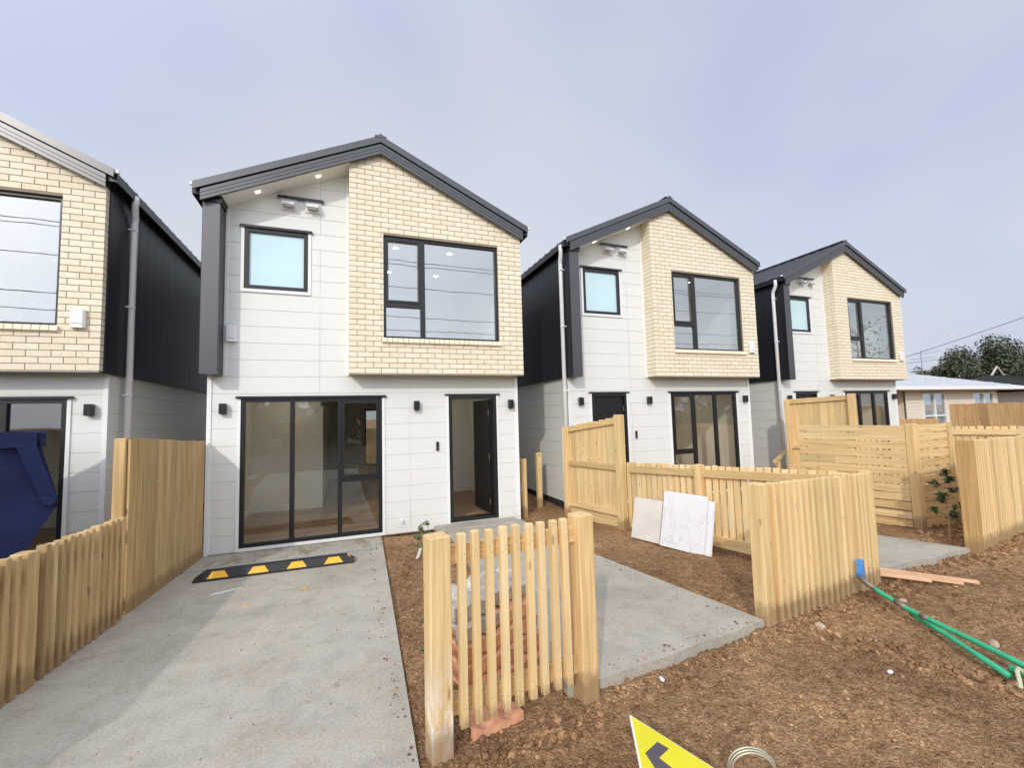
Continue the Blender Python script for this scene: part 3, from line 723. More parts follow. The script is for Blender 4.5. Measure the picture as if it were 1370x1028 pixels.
def slab(name, pts, z0, z1, m):
    mb = MB(); mb.prism_z(pts, z0, z1); o = struct(name, mb, m)
    return o
slab('driveway', DRIVE, -.12, .018, M['drive']); slab('path', PATH, -.1, .055, M['slab']); slab('path', PATH2, -.1, .05, M['slab']); slab('driveway', DRIVE0, -.12, .016, M['drive'])
st = MB(); st.bbox(1.35, 2.78, 7.12, 7.47, -.05, .085, .01); struct('doorstep', st, M['slab'])
rd = MB(); rd.box(-120, 120, -12.5, -5.5, -.06, -.012); struct('road', rd, M['road'])
vg = MB(); vg.box(-140, 140, -70, -12.6, -.06, -.008); struct('grass_verge', vg, M['grass']); vg = MB(); vg.box(-140, 140, -5.4, -3.2, -.08, -.006); struct('grass_verge', vg, M['grass'])

# loose clods and crumbs of soil: nobody could count them
def lump(mb, c, r, sub):
    base = ICO1 if sub else ICO0; n = len(mb.v); s = Vector((rnd.uniform(.8,1.35), rnd.uniform(.8,1.3), rnd.uniform(.55,.9)))*r
    rot = Matrix.Rotation(rnd.uniform(0, 6.28), 3, 'Z') @ Matrix.Rotation(rnd.uniform(-.5,.5), 3, 'X'); k = rnd.uniform(0, 99)
    for v in base[0]:
        q = v*(1+.42*noise.noise(v*1.7+Vector((k,k,0)))); mb.v.append(tuple(Vector(c)+rot @ Vector((q.x*s.x, q.y*s.y, q.z*s.z))))
    mb.f += [[n+a for a in f] for f in base[1]]
def ico(sub):
    bm = bmesh.new(); bmesh.ops.create_icosphere(bm, subdivisions=sub, radius=1); bm.verts.index_update()
    r = ([v.co.copy() for v in bm.verts], [[v.index for v in f.verts] for f in bm.faces]); bm.free(); return r
ICO0, ICO1 = ico(1), ico(2)
def ok_spot(x, y):
    return not any(inside((x, y), p) for p in (DRIVE, PATH, PATH2, DRIVE0)) and y < 7.4
cm = MB()
def scatter(n, fx, rmin, rmax, power=3.):
    for _ in range(n):
        x, y = fx()
        if not ok_spot(x, y): continue
        r = rmin + (rmax-rmin)*rnd.random()**power
        lump(cm, (x, y, gz(x, y)+r*.25), r, r > .014)
def line_spread(a, b, s):
    def f():
        t = rnd.random(); return a[0]+(b[0]-a[0])*t+rnd.gauss(0, s), a[1]+(b[1]-a[1])*t+rnd.gauss(0, s)
    return f
def patchy():
    while True:
        x, y = rnd.uniform(.35, 7.5), rnd.uniform(1.4, 4.2)
        if noise.noise(Vector((x*1.1, y*1.1, 20.))) + rnd.uniform(-.35, .35) > .0: return x, y
scatter(5200, patchy, .004, .015, 2.5)
scatter(7000, lambda: (rnd.uniform(.35, 7.3), 1.35+3.6*rnd.random()**1.5), .003, .009, 1.5)
scatter(420, line_spread((1.5, 2.62), (3.45, 2.83), .07), .005, .022)
scatter(520, line_spread((3.5, 2.84), (5.4, 3.02), .09), .006, .026)
scatter(520, line_spread((3.75, 2.6), (4.35, 1.5), .12), .006, .030)
scatter(420, line_spread((4.2, 1.55), (4.9, 1.35), .14), .008, .036)
scatter(260, line_spread((.55, 2.45), (1.5, 2.58), .07), .006, .028)
scatter(380, line_spread((7.4, 3.15), (9.6, 3.4), .10), .008, .040)
scatter(380, line_spread((5.4, 3.1), (7.4, 3.15), .12), .007, .034)
scatter(300, line_spread((.62, 3.0), (.75, 6.9), .12), .005, .022)
scatter(300, line_spread((3.3, 3.2), (4.4, 5.0), .25), .005, .020)
scatter(260, line_spread((7.6, 3.7), (9.2, 4.1), .15), .008, .040)
def crumbs_on(n, f, z, rmax=.010):
    for _ in range(n):
        x, y = f(); r = .002+rmax*rnd.random()**4; lump(cm, (x, y, z+r*.3), r, False)
crumbs_on(240, lambda: (.34-abs(rnd.gauss(0, .07)), rnd.uniform(1.8, 7.2)), .018)
crumbs_on(260, lambda: (rnd.uniform(-1.8, .3), rnd.uniform(2.2, 7.3)), .018, .006)
crumbs_on(110, lambda: (lambda t: (1.75+1.6*t, 2.82+.13*t+abs(rnd.gauss(0, .05))))(rnd.random()), .055)
crumbs_on(70, lambda: (lambda t: (3.32-.36*t-abs(rnd.gauss(0, .05)), 3.0+2.1*t))(rnd.random()), .055)
crumbs_on(160, lambda: (rnd.uniform(1.6, 2.9), rnd.uniform(3.1, 7.)), .055, .005)
sw = MB()
for _ in range(260):
    x, y = rnd.uniform(.4, 7.2), 1.4+3.2*rnd.random()**1.4
    if not ok_spot(x, y): continue
    a, l = rnd.uniform(0, 6.28), rnd.uniform(.012, .06); z = gz(x, y)+.006; sw.tube([(x-l*math.cos(a), y-l*math.sin(a), z), (x+.1*l, y, z+.004), (x+l*math.cos(a), y+l*math.sin(a), z+.002)], .0012, 4)
struct('straw', sw, M['strawm'], kind='stuff')
struct('soil_clods', cm, M['clod'], kind='stuff')

# ------------------------------------------------------------------- fences
def fence_root(name, label, a, b, group):
    L = math.hypot(b[0]-a[0], b[1]-a[1]); return thing(name, label, 'fence', (a[0], a[1], 0), math.atan2(b[1]-a[1], b[0]-a[0]), group), L
def post(root, x, y, w_, h, m='wood_v', d=None, tilt=0):
    d = d or w_; mb = MB(); mb.bbox(-w_/2, w_/2, -d/2, d/2, -.15, h, .006); o = mb.build('post', M[m], root, loc=(x, y, 0)); o.rotation_euler = (0, tilt, 0); return o
def rail(root, x0, x1, y0, y1, z0, z1, m='wood_h', dz=0):
    mb = MB(); n = len(mb.v); mb.box(x0, x1, y0, y1, z0, z1)
    mb.v = [(x, y, z + (dz if x > (x0+x1)/2 else 0)) for x, y, z in mb.v]
    return mb.build('rail', M[m], root)
def pickets(root, xs_, w_, y0, y1, zb, zt, m='wood_b', jit=.004, nails=()):
    for x in xs_:
        mb = MB(); t = zt(x) if callable(zt) else zt; b = zb(x) if callable(zb) else zb
        mb.bbox(-w_/2, w_/2, y0, y1, b+rnd.uniform(-jit, jit)*2, t+rnd.uniform(-jit, jit), .003)
        nf = len(mb.f)
        for nz in nails:
            for dx in (-w_*.22, w_*.2):
                zz_ = nz + rnd.uniform(-.03, .03); xx_ = dx + rnd.uniform(-.004, .004); mb.poly([(xx_+.0032*math.cos(a), y0-.0006, zz_+.0032*math.sin(a)) for a in [R(60*i) for i in range(6)]])
        o = mb.build('picket', M[m], root, loc=(x+rnd.uniform(-.002,.002), 0, 0)); o.data.materials.append(M['steel'])
        for pf in o.data.polygons[nf:]: pf.material_index = 1
        o.location.x += 0; o.rotation_euler = (0, rnd.gauss(0, .0025), 0)
def palings(root, L, w_, y0, y1, zb, zt, m, name='paling_panel'):
    mb = MB(); x = 0; i = 0
    while x < L-.01:
        x2 = min(x+w_, L); d = rnd.uniform(-.004, .004); t = zt(x) if callable(zt) else zt
        mb.box(x+.0015, x2-.0015, y0+d, y1+d, zb+rnd.uniform(-.01,.01), t+rnd.uniform(-.008,.008)); x = x2; i += 1
    return mb.build(name, M[m], root)

# picket panel in front of the middle house
r, L = fence_root('picket_fence', 'small open picket panel of nine slats standing in front of the roof tile stack', (.485, 2.575), (1.51, 2.715), 'low front fence panels')
post(r, 0, .02, .128, 1.215, 'wood_d'); post(r, L, .02, .128, 1.205, 'wood_v', tilt=.0)
rail(r, .064, L-.064, .012, .055, 1.035, 1.14, dz=-.01); rail(r, .064, L-.064, .012, .055, .185, .295, dz=-.02)
pickets(r, [.135+.0925*i for i in range(9)], .045, -.034, .011, lambda x: .115+.03*x, lambda x: 1.215-.015*x, nails=(1.09, .24))

# left boundary
r, L = fence_root('paling_fence', 'tall close boarded fence beside the wheel stop, at the left corner of the middle house', (-2.09, 5.55), (-1.935, 7.42), 'boundary fences beside the driveway')
post(r, .02, .06, .10, 1.77, 'wood_l'); post(r, L-.05, .06, .10, 1.63, 'wood_l')
palings(r, L, .145, -.022, 0.0, .0, lambda x: 1.76-.065*x, 'wood_l')
for z in (.25, .95, 1.55): rail(r, .07, L-.1, .002, .045, z, z+.09)
r, L = fence_root('batten_fence', 'low batten fence along the left edge of the driveway, in front of the blue skip', (-2.55, 1.0), (-2.105, 5.47), 'boundary fences beside the driveway')
pickets(r, [L-.04-.088*i for i in range(37) if not 12 <= i <= 13], .043, -.058, .012, .03, lambda x: 1.0+.0*x, 'wood_l', .006)
post(r, L-.04-.088*12.5, .0, .115, .99, 'wood_l')
for z in (.15, .80): rail(r, .02, L-.02, .0125, .055, z, z+.10, 'wood_h')

# right boundary of the middle house: tall part and low part, seen from behind
def boundary(a, b, c, h0, h1, hl0, hl1, lab_t, lab_l, lowpost):
    r, L = fence_root('paling_fence', lab_t, a, b, 'tall paling fence sections between the houses')
    post(r, .05, -.05, .10, h0+.0, 'wood_v'); post(r, L-.05, -.05, .125, h1+.03, 'wood_v')
    s = (h1-h0)/L
    palings(r, L, .145, .0, .02, .12, lambda x: h0+s*x+.015, 'wood_p')
    for z in (.18, .93): rail(r, .10, L-.11, -.045, -.002, z, z+.09)
    rail(r, .10, L-.11, -.045, -.002, h0-.09, h0, dz=s*(L-.2))
    mb = MB(); mb.box(.10, L-.11, -.03, -.003, -.05, .155); mb.build('plinth_board', M['wood_h'], r)
    r2, L2 = fence_root('picket_fence', lab_l, b, c, 'low picket fence sections between the front yards')
    s = (hl1-hl0)/L2; n = int(L2/.098)
    pickets(r2, [.06+.098*i for i in range(n)],   .074, .0, .035, .02, lambda x: hl0+s*x, 'wood_b', .008)
    for px in lowpost: post(r2, px, -.045, .10, hl0+s*px+.02, 'wood_v')
    xs2 = [.05] + [p for p in lowpost] + [L2-.02]
    for xa, xb in zip(xs2, xs2[1:]):
        rail(r2, xa+.05, xb-.05, -.045, -.002, hl0+s*xa-.15, hl0+s*xa-.05, dz=s*(xb-xa)); rail(r2, xa+.05, xb-.05, -.045, -.002, .06, .20)
    return r, r2
boundary((3.90, 7.52), (4.27, 6.16), (5.08, 3.24), 1.645, 1.83, 1.07, 1.19, 'tall paling fence with rails and greenish boards between the open door and the leaning boards', 'low picket fence with the two marble boards leaning on it', [1.33])
boundary((9.96, 7.62), (10.30, 6.26), (11.15, 3.3), 2.08, 2.14, 1.45, 1.48, 'tall paling fence rising behind the horizontal slat screen', 'weathered low picket fence showing between the slat screen and the brown palings', [1.3])

# front batten panel of the middle house
r, L = fence_root('batten_fence', 'low batten panel standing in the dirt behind the blue tap end of the green pipe', (3.47, 2.985), (5.33, 3.19), 'low front fence panels')
post(r, 0, .0, .125, 1.225); post(r, 1.365, .0, .115, 1.20); post(r, L-.03, .0, .09, 1.19, d=.10)
pickets(r, [.135+.098*i for i in range(12)] + [1.49, 1.57, 1.65, 1.73], .044, -.072, -.008, lambda x: .0, lambda x: 1.225-.03*x, 'wood_b', nails=(1.03, .2))
rail(r, .06, L-.08, -.007, .036, .98, 1.08); rail(r, .06, L-.08, -.007, .036, .15, .25)

# front batten panel at the right edge
r, L = fence_root('batten_fence', 'batten panel at the right picture edge beside the sapling', (7.50, 3.30), (11.0, 3.78), 'low front fence panels')
post(r, 0, .0, .16, 1.42, 'wood_k', d=.14)
pickets(r, [.135+.088*i for i in range(38)], .052, -.065, .0, .02, lambda x: 1.405-.012*x, 'wood_b')
rail(r, .08, L-.02, .001, .045, 1.1, 1.2); rail(r, .08, L-.02, .001, .045, .2, .3)

# horizontal slat screen
ca, cb, cc = (7.76, 5.72), (8.16, 4.22), (9.10, 4.20)
def slats(root, L, x0, h=1.585):
    mb = MB()
    for k in range(12):
        z = h - .118 - k*.1335; dz = rnd.uniform(-.004, .004)
        xj = x0 + (L-x0)*rnd.uniform(.3, .7) if k in (4, 7) else None
        for a, b in (((x0, xj-.002), (xj+.002, L)) if xj else ((x0, L),)):
            mb.box(a, b, -.018+rnd.uniform(-.002,.002), .004, z+dz, z+.109+dz)
    return mb.build('slat_panel', M['wood_s'], root)
scr = thing('slat_screen', 'corner screen of horizontal slats beside the second concrete path', 'screen', (cb[0], cb[1], 0), 0)
ang = math.atan2(ca[1]-cb[1], ca[0]-cb[0]); L1 = math.hypot(ca[0]-cb[0], ca[1]-cb[1])
s1 = slats(scr, L1, .06); s1.rotation_euler = (0,0,ang); s1.location = (0, 0, 0)
# seen from the side that faces the camera: flip so the slat faces look to -x
a2 = math.atan2(cc[1]-cb[1], cc[0]-cb[0]); L2 = math.hypot(cc[0]-cb[0], cc[1]-cb[1])
s2 = slats(scr, L2-.02, .10); s2.rotation_euler = (0,0,a2)
p = post(scr, .035, -.01, .125, 1.60, d=.115); p.rotation_euler = (0,0,a2)
p = post(scr, cc[0]-cb[0], cc[1]-cb[1]-.01, .10, 1.60, d=.07)
p = post(scr, (ca[0]-cb[0])*.97+.055, (ca[1]-cb[1])*.97+.015, .09, 1.56); p.rotation_euler = (0,0,ang)
p = post(scr, (ca[0]-cb[0])*.5+.055, (ca[1]-cb[1])*.5+.015, .09, 1.54); p.rotation_euler = (0,0,ang)

# fences behind
r, L = fence_root('paling_fence', 'tall brown paling fence in front of the dark roofed house at the right', (16.3, 7.42), (16.75, 4.6), 'brown paling fences at the far right')
palings(r, L, .155, -.02, 0, .05, 1.875, 'wood_o'); post(r, .05, .05, .1, 1.85, 'wood_o')
for z in (.3, 1.5): rail(r, .1, L-.1, .001, .045, z, z+.09)
r, L = fence_root('paling_fence', 'lower brown paling fence under the cream house windows', (16.6, 9.6), (18.2, 8.6), 'brown paling fences at the far right')
palings(r, L, .16, -.02, 0, .0, 1.42, 'wood_o'); rail(r, .02, L-.02, .001, .045, 1.1, 1.2)
r, L = fence_root('paling_fence', 'back yard paling fence seen through the living room window of the middle house', (-2.5, 19.), (4.5, 19.), 'back yard fences')
palings(r, L, .16, -.02, 0, -.03, 1.5, 'wood_o'); rail(r, .02, L-.02, .001, .045, 1.1, 1.2)

# posts in the gap between the houses
for i, (x, y, h, l) in enumerate(((3.74, 8.48, 1.10, 'lone timber post with a hole at its top, in the gap by the side wall'), (3.13, 7.83, 1.06, 'timber post close against the wall corner right of the open door'))):
    t = MB(); t.bbox(-.05, .05, -.05, .05, -.1, h, .005); o = t.build('timber_post', M['wood_v'], loc=(x, y, 0)); tag(o, l, 'post', 'timber posts in the gap between the houses')
    t = MB()
    if i == 0: t.tube([(-.0, -.0505, h-.05), (0, -.052, h-.05)], .014, 10); t.build('bolt_hole', M['slot'], o)
    else: t.bbox(-.056, -.0505, -.03, .03, .45, .60, .002); t.build('bracket', M['plastic'], o)
t = thing('timber_brace', 'diagonal timber brace on a short stake beside the far white downpipe', 'brace', (10.05, 8.0, 0))
b = MB(); b.bbox(-.045, .045, -.03, .03, -.1, .58, .004); b.build('stake', M['wood_v'], t)
b = MB(); b.hbox((.28, -.045, .82), (.50,0,.27), (0,.012,0), (-.022,0,.040)); b.build('diagonal_bar', M['wood_h'], t)

# ------------------------------------------------- things on the driveway
t = thing('wheel_stop', 'black rubber wheel stop with four yellow reflectors on the driveway', 'wheel stop', (-.82, 6.38, .018), R(-1.2))
pr = [(-.10, 0), (.10, 0), (.10, .022), (.055, .10), (-.055, .10), (-.10, .022)]
b = MB(); n = len(b.v); L = .90
sec = [(-L, 0.35), (-L+.10, 1.), (L-.10, 1.), (L, .35)]
for x, s in sec: b.v += [(x, y, z*s if z > .03 else z*min(1, s*2)) for y, z in pr]
for i in range(3):
    for j in range(6): a0 = n+i*6+j; a1 = n+i*6+(j+1) % 6; b.f.append([a0, a0+6, a1+6, a1])
b.f.append([n+j for j in range(6)]); b.f.append([n+18+5-j for j in range(6)])
ws = b.build('body', M['rubber'], t)
nv = Vector((0, -.078, .045)).normalized()
for x in (-.645, -.215, .215, .645):
    b = MB(); o_ = nv*.0022
    q = [Vector((x-.115, -.0965, .028))+o_, Vector((x+.115, -.0965, .028))+o_, Vector((x+.062, -.0572, .0962))+o_, Vector((x-.062, -.0572, .0962))+o_]
    b.poly(q); b.poly([v-nv*.004 for v in q][::-1])
    for i in range(4): j = (i+1) % 4; b.poly([q[i]-nv*.004, q[j]-nv*.004, q[j], q[i]])
    b.build('reflector', M['yellow'], t)
b = MB(); b.poly([(L-.092, -.05, .096), (L+.001, -.09, .022), (L+.001, .09, .022), (L-.092, .05, .096)]); b.v = [(x+.002, y, z+.003) for x, y, z in b.v]; b.build('end_reflector', M['terra'], t)

t = thing('drain_grate', 'long narrow metal drain grate across the driveway behind the wheel stop', 'drain', (-.75, 6.77, .019), R(.3))
b = MB(); b.box(-1.22, 1.14, -.062, -.052, 0, .006); b.box(-1.22, 1.14, .052, .062, 0, .006)
k = -1.2
while k < 1.12: b.box(k, k+.023, -.052, .052, .0, .005); k += .032
b.build('grate', M['grate'], t)
b = MB(); b.box(-1.22, 1.14, -.052, .052, -.0005, .001); b.build('channel', M['slot'], t)

for x, y, a, lx, ly, lab in ((-1.28, 5.85, .35, .30, .05, 'long pale smear of dried plaster on the driveway, just in front of the wheel stop'),):
    b = MB(); n = 18; pts = []
    for i in range(n):
        th = 2*math.pi*i/n; rr = 1+.35*noise.noise(Vector((i*.9, 2, 4))); pts.append((lx/2*math.cos(th)*rr, ly/2*math.sin(th)*rr))
    b.prism_z(pts, .0, .004); o = b.build('plaster_smear', M['paper'], loc=(x, y, .018)); o.rotation_euler = (0,0,a); tag(o, lab, 'plaster smear')
for x, y, s, lab, m in ((-.46, 5.55, .035, 'yellow leaf scrap lying in the middle of the driveway', 'yellow'), (-.98, 5.3, .028, 'smaller yellow scrap left of the driveway middle', 'yellow'), (.02, 6.15, .03, 'yellow chip beside the right end of the wheel stop', 'yellow')):
    b = MB(); pts = [(s*math.cos(t_)*(1+.4*noise.noise(Vector((t_, x, y)))), .6*s*math.sin(t_)) for t_ in [2*math.pi*i/9 for i in range(9)]]
    b.prism_z(pts, 0, .006); o = b.build('scrap', M['strap'] if False else M[m], loc=(x, y, .018)); o.rotation_euler = (0,0,x*7); tag(o, lab, 'scrap', 'scraps on the driveway')

# ------------------------------------------------------------- blue skip bin
t = thing('skip_bin', 'dark blue steel skip bin standing behind the low left fence', 'skip bin', (-3.592, 5.088, 0), R(28))
prof = [(-.85, .10), (.55, .10), (1.09, 1.16), (.92, 1.84), (-1.25, 1.84), (-1.42, 1.16)]
b = MB(); wt = .05
b.prism_y(prof, .06, .075); b.prism_y(prof, 1.42, 1.435)
for (x1, z1), (x2, z2) in zip(prof, prof[1:]+prof[:1]):
    if z1 > 1.5 and z2 > 1.5: continue
    b.poly([(x1, .0751, z1), (x2, .0751, z2), (x2, 1.42, z2), (x1, 1.42, z1)]); b.poly([(x1*.985, .0751, z1), (x1*.985, 1.42, z1), (x2*.985, 1.42, z2), (x2*.985, .0751, z2)])
body = b.build('body', M['skip'], t)
b = MB()
for y0 in (.0, 1.38):
    b.box(-1.25, .92, y0, y0+.06 if y0 == 0 else y0+.115, 1.72, 1.86)
for (x1, z1), (x2, z2) in (((1.09, 1.16), (.92, 1.72)), ((-1.42, 1.16), (-1.25, 1.72))):
    s = 1 if x1 > 0 else -1
    for y0 in (.0,):
        b.prism_y([(x1-.11*s, z1), (x1, z1), (x2, z2), (x2-.13*s, z2)] if s > 0 else [(x1, z1), (x1+.11, z1), (x2+.13, z2), (x2, z2)], y0, y0+.0595)
b.box(.86, .98, .06, 1.495, 1.72, 1.858); b.box(-1.31, -1.19, .06, 1.495, 1.72, 1.858)
b.build('rim', M['skip'], t)
b = MB(); b.tube([(1.02, -.06, 1.20), (1.02, .06, 1.20)], .04, 14); b.build('lifting_lug', M['skip'], t)
b = MB(); b.box(-.8, .5, .2, .3, 0, .10); b.box(-.8, .5, 1.2, 1.3, 0, .10); b.build('skid', M['skip'], t)

# ----------------------------------------------------------- leaning boards
def leaning(name, lab, cat, foot_a, foot_b, h, lean, th, m, group=None, dz=0.):
    ax = Vector((foot_b[0]-foot_a[0], foot_b[1]-foot_a[1], 0)); L = ax.length; ax.normalize(); nrm = Vector((-ax.y, ax.x, 0))
    if nrm.x < 0: nrm = -nrm
    o = bpy.data.objects.new(name, None)
    up = (Vector((0,0,1))*math.cos(lean) + nrm*math.sin(lean)).normalized(); ny = up.cross(ax)
    b = MB(); n0 = 12
    top = []; 
    b.box(0, L, -th/2, th/2, 0, h)
    ob = b.build(name, m); ob.matrix_world = Matrix(((ax.x, ny.x, up.x, foot_a[0]), (ax.y, ny.y, up.y, foot_a[1]), (ax.z, ny.z, up.z, dz), (0,0,0,1)))
    bpy.data.objects.remove(o)
    return tag(ob, lab, cat, group)
# the fence face runs along (.276,-1)
leaning('plaster_board', 'small dusty beige board leaning against the low picket fence, left of the marble', 'board', (4.04, 5.74), (4.175, 5.27), .60, R(13), .03, M['board'], 'boards leaning on the low fence')
o = leaning('marble_board', 'large white marble look board with grey veins, front one of the two on the fence', 'board', (4.15, 5.23), (4.335, 4.60), .76, R(14), .018, M['marble'], 'boards leaning on the low fence')
leaning('marble_board', 'marble look board mostly hidden behind the larger one, its narrow right edge showing', 'board', (4.20, 5.18), (4.395, 4.53), .70, R(14), .018, M['marble'], 'boards leaning on the low fence', .0)

# ------------------------------------------------------ stack of roof tiles
def tile_mesh(name, m):
    b = MB(); nxs, L_, Wd = 36, .33, .355
    def zz(x): return .013*math.cos(2*math.pi*x/.178)
    top, bot = [], []
    xs_ = [-Wd/2+Wd*i/nxs for i in range(nxs+1)]
    rows = [(0, .0, -.055), (0, .004, -.016), (L_, .004, -.016)]
    n = len(b.v)
    for x in xs_:
        z = zz(x); b.v += [(x, 0, z-.085), (x, 0, z+.008), (x, L_, z+.008), (x, L_, z-.010), (x, .03, z-.010), (x, .03, z-.085)]
    for i in range(nxs):
        for j in range(6): a0 = n+i*6+j; a1 = n+i*6+(j+1) % 6; b.f.append([a0, a0+6, a1+6, a1][::-1])
    b.f.append([n+j for j in range(6)]); b.f.append([n+nxs*6+5-j for j in range(6)])
    return b.build(name, m)
stack_dir = R(22)
tproto = {'terra': tile_mesh('roof_tile', M['terra']), 'terra_w': tile_mesh('roof_tile', M['terra_w'])}
pos_names = ('bottom', 'second', 'third', 'fourth', 'top')
first = {'terra': True, 'terra_w': True}
for lay in range(5):
    for k in range(2):
        kind = 'terra_w' if lay == 4 or (lay == 3 and k == 0) else 'terra'
        o = tproto[kind] if first[kind] else tproto[kind].copy()
        if not first[kind]: COL.objects.link(o)
        first[kind] = False
        u = Vector((math.cos(stack_dir), math.sin(stack_dir), 0)); v = Vector((-u.y, u.x, 0))
        pnt = Vector((.90, 2.96, .10+lay*.118)) + u*(k*.36 + rnd.uniform(-.015,.015)) + v*(rnd.uniform(-.015,.015) + lay*.035)
        o.location = pnt; o.rotation_euler = (R(6)+rnd.uniform(-.03,.03), rnd.uniform(-.03,.03), stack_dir+rnd.uniform(-.05,.05))
        tag(o, f"{'whitish grey' if kind == 'terra_w' else 'orange'} wavy roof tile in the {pos_names[lay]} layer of the stack, {('left', 'right')[k]} side", 'roof tile', 'roof tiles stacked behind the picket panel')
o = tproto['terra'].copy(); COL.objects.link(o); o.location = (.86, 2.655, .035); o.rotation_euler = (R(-3), R(5), R(12)); tag(o, 'orange roof tile lying on the dirt under the picket panel', 'roof tile', 'roof tiles stacked behind the picket panel')
# the dark timbers that carry the stack
b = MB(); b.box(-.02, .82, .06, .16, 0, .055); b.box(-.02, .82, .22, .30, 0, .055); o = b.build('tile_bearer', M['wood_o'], loc=(.72, 2.93, -.03)); o.rotation_euler = (0,0,stack_dir); tag(o, 'dark timber bearers under the roof tile stack', 'timber')

# -------------------------------------------- pipe, timber, sign and litter
t = thing('water_pipe', 'bent green water pipe with a blue tap end lying on the dirt', 'pipe', (0,0,0))
b = MB(); b.tube([(4.745, 2.93, .17), (4.74, 2.80, .12), (4.66, 2.55, .085), (4.58, 2.28, .075), (4.50, 2.02, .07), (4.44, 1.86, .07), (4.40, 1.76, .07), (4.40, 1.66, .06), (4.46, 1.55, .05)], .021, 12); b.build('pipe', M['pipe'], t, smooth=True)
b = MB(); b.tube([(4.66, 2.52, .05), (4.52, 2.24, .045), (4.36, 1.98, .04), (4.205, 1.735, .04)], .021, 12); b.build('pipe', M['pipe'], t, smooth=True)
b = MB(); b.tube([(4.28, 1.765, .06), (4.33, 1.66, .05), (4.38, 1.55, .04)], .026, 12); b.build('pipe_socket', M['pipe'], t, smooth=True)
b = MB(); b.tube([(4.750, 2.985, .205), (4.745, 2.93, .175), (4.742, 2.85, .14)], .026, 12); b.build('brass_fitting', M['steel'], t, smooth=True)
for p0, p1, rr in (((4.70, 2.66, .10), (4.66, 2.56, .088), .025), ((4.625, 2.43, .083), (4.605, 2.37, .080), .024)):
    b = MB(); b.tube([p0, p1], rr, 12); b.build('pipe_clamp', M['steel'], t, smooth=True)
b = MB(); b.hbox((4.79, 2.99, .285), (.010,.0,.0), (.018,.012,.075), (-.012,.022,.0)); b.hbox((4.765, 2.985, .215), (.02,0,0), (0,.022,0), (0,0,.018)); b.build('tap_handle', M['blue'], t)
b = MB(); b.tube([(4.14, 1.66, .015), (4.17, 1.675, .05), (4.215, 1.70, .085), (4.26, 1.71, .09), (4.30, 1.70, .06)], .013, 8); b.v = [(x, y, z) for x, y, z in b.v]; b.build('strap', M['strap'], t)

for a, b_, lab in (((5.35, 3.62), (6.15, 2.70), 'longest pink timber strip on the dirt beside the second path'), ((5.25, 3.60), (5.97, 2.745), 'middle pink timber strip of the three beside the second path'), ((5.20, 3.47), (5.74, 2.90), 'short pink timber strip lying nearest the batten panel')):
    d = Vector((b_[0]-a[0], b_[1]-a[1], 0)); m_ = MB(); L = d.length; m_.bbox(0, L, -.028, .028, 0, .022, .003)
    o = m_.build('timber_strip', M['pink'], loc=(a[0], a[1], .055)); o.rotation_euler = (0, R(1.6), math.atan2(d.y, d.x)); tag(o, lab, 'timber', 'pink timber strips on the ground')

# yellow corrugated sign: corner A up, leaning on a wire stand
A = Vector((1.294, 1.919, .418)); B_ = Vector((1.09, 1.52, .36)); C_ = Vector((1.99, 1.64, -.06))
u = (C_-A)*.93; v = B_-A; v = v - u*(v.dot(u)/u.dot(u)); nn = u.cross(v).normalized()
if nn.z < 0: nn = -nn
ul, vl = u.length, v.length; un_, vn = u.normalized(), v.normalized()
t = thing('yellow_sign', 'tilted yellow sign board with a dark grey chevron arrow at the bottom edge', 'sign', (0,0,0))
def onsign(p, q, h=0.): return A + un_*p + vn*q + nn*h
b = MB(); e = .004
b.hbox(onsign(ul/2, vl/2, -e), un_*ul/2, vn*vl/2, nn*e); b.build('board_core', M['signedge'], t)
b = MB(); k = .006
b.hbox(onsign(ul/2, vl/2, .0012), un_*(ul/2-k), vn*(vl/2-k), nn*.001); b.build('board_face', M['sign'], t)
def pix(x, y):   # where the ray of a photograph pixel meets the sign face, used once to place the printed chevron on the board
    d = cr*((x-685)/FPX) - cu*((y-514)/FPX) + cf; o0 = Vector((0,0,1.9)); s = (A-o0).dot(nn)/d.dot(nn); return o0+d*s
ch = [pix(820+x/6.85, 930+y/6.85) for x, y in ((405,437),(510,500),(420,585),(610,733),(560,800),(440,770),(293,540))]
b = MB(); b.poly([c+nn*.0030 for c in ch]); b.poly([c+nn*.0016 for c in ch][::-1])
for i in range(len(ch)): j = (i+1) % len(ch); b.poly([ch[i]+nn*.0016, ch[j]+nn*.0016, ch[j]+nn*.003, ch[i]+nn*.003])
b.build('chevron', M['signgrey'], t)
b = MB()
for q in (.08, vl-.06):
    a0 = onsign(.06, q, -.012); b.tube([a0, a0+Vector((.02,.02,-a0.z-.05))], .005, 8)
b.build('stand_leg', M['wire'], t)
t = thing('wire_coil', 'coil of pale wire standing in the dirt right of the yellow sign', 'wire coil', (1.94, 1.80, .0))
for k in range(3):
    b = MB(); rr = .105+.006*k; b.tube([(rr*math.cos(a), .012*k+.03*math.sin(a)*.2, .045+rr*math.sin(a)*.85) for a in [R(-40+260*i/40) for i in range(41)]], .0045, 6); o = b.build('wire_loop', M['wire'], t, smooth=True); o.rotation_euler = (0,0,R(-28))

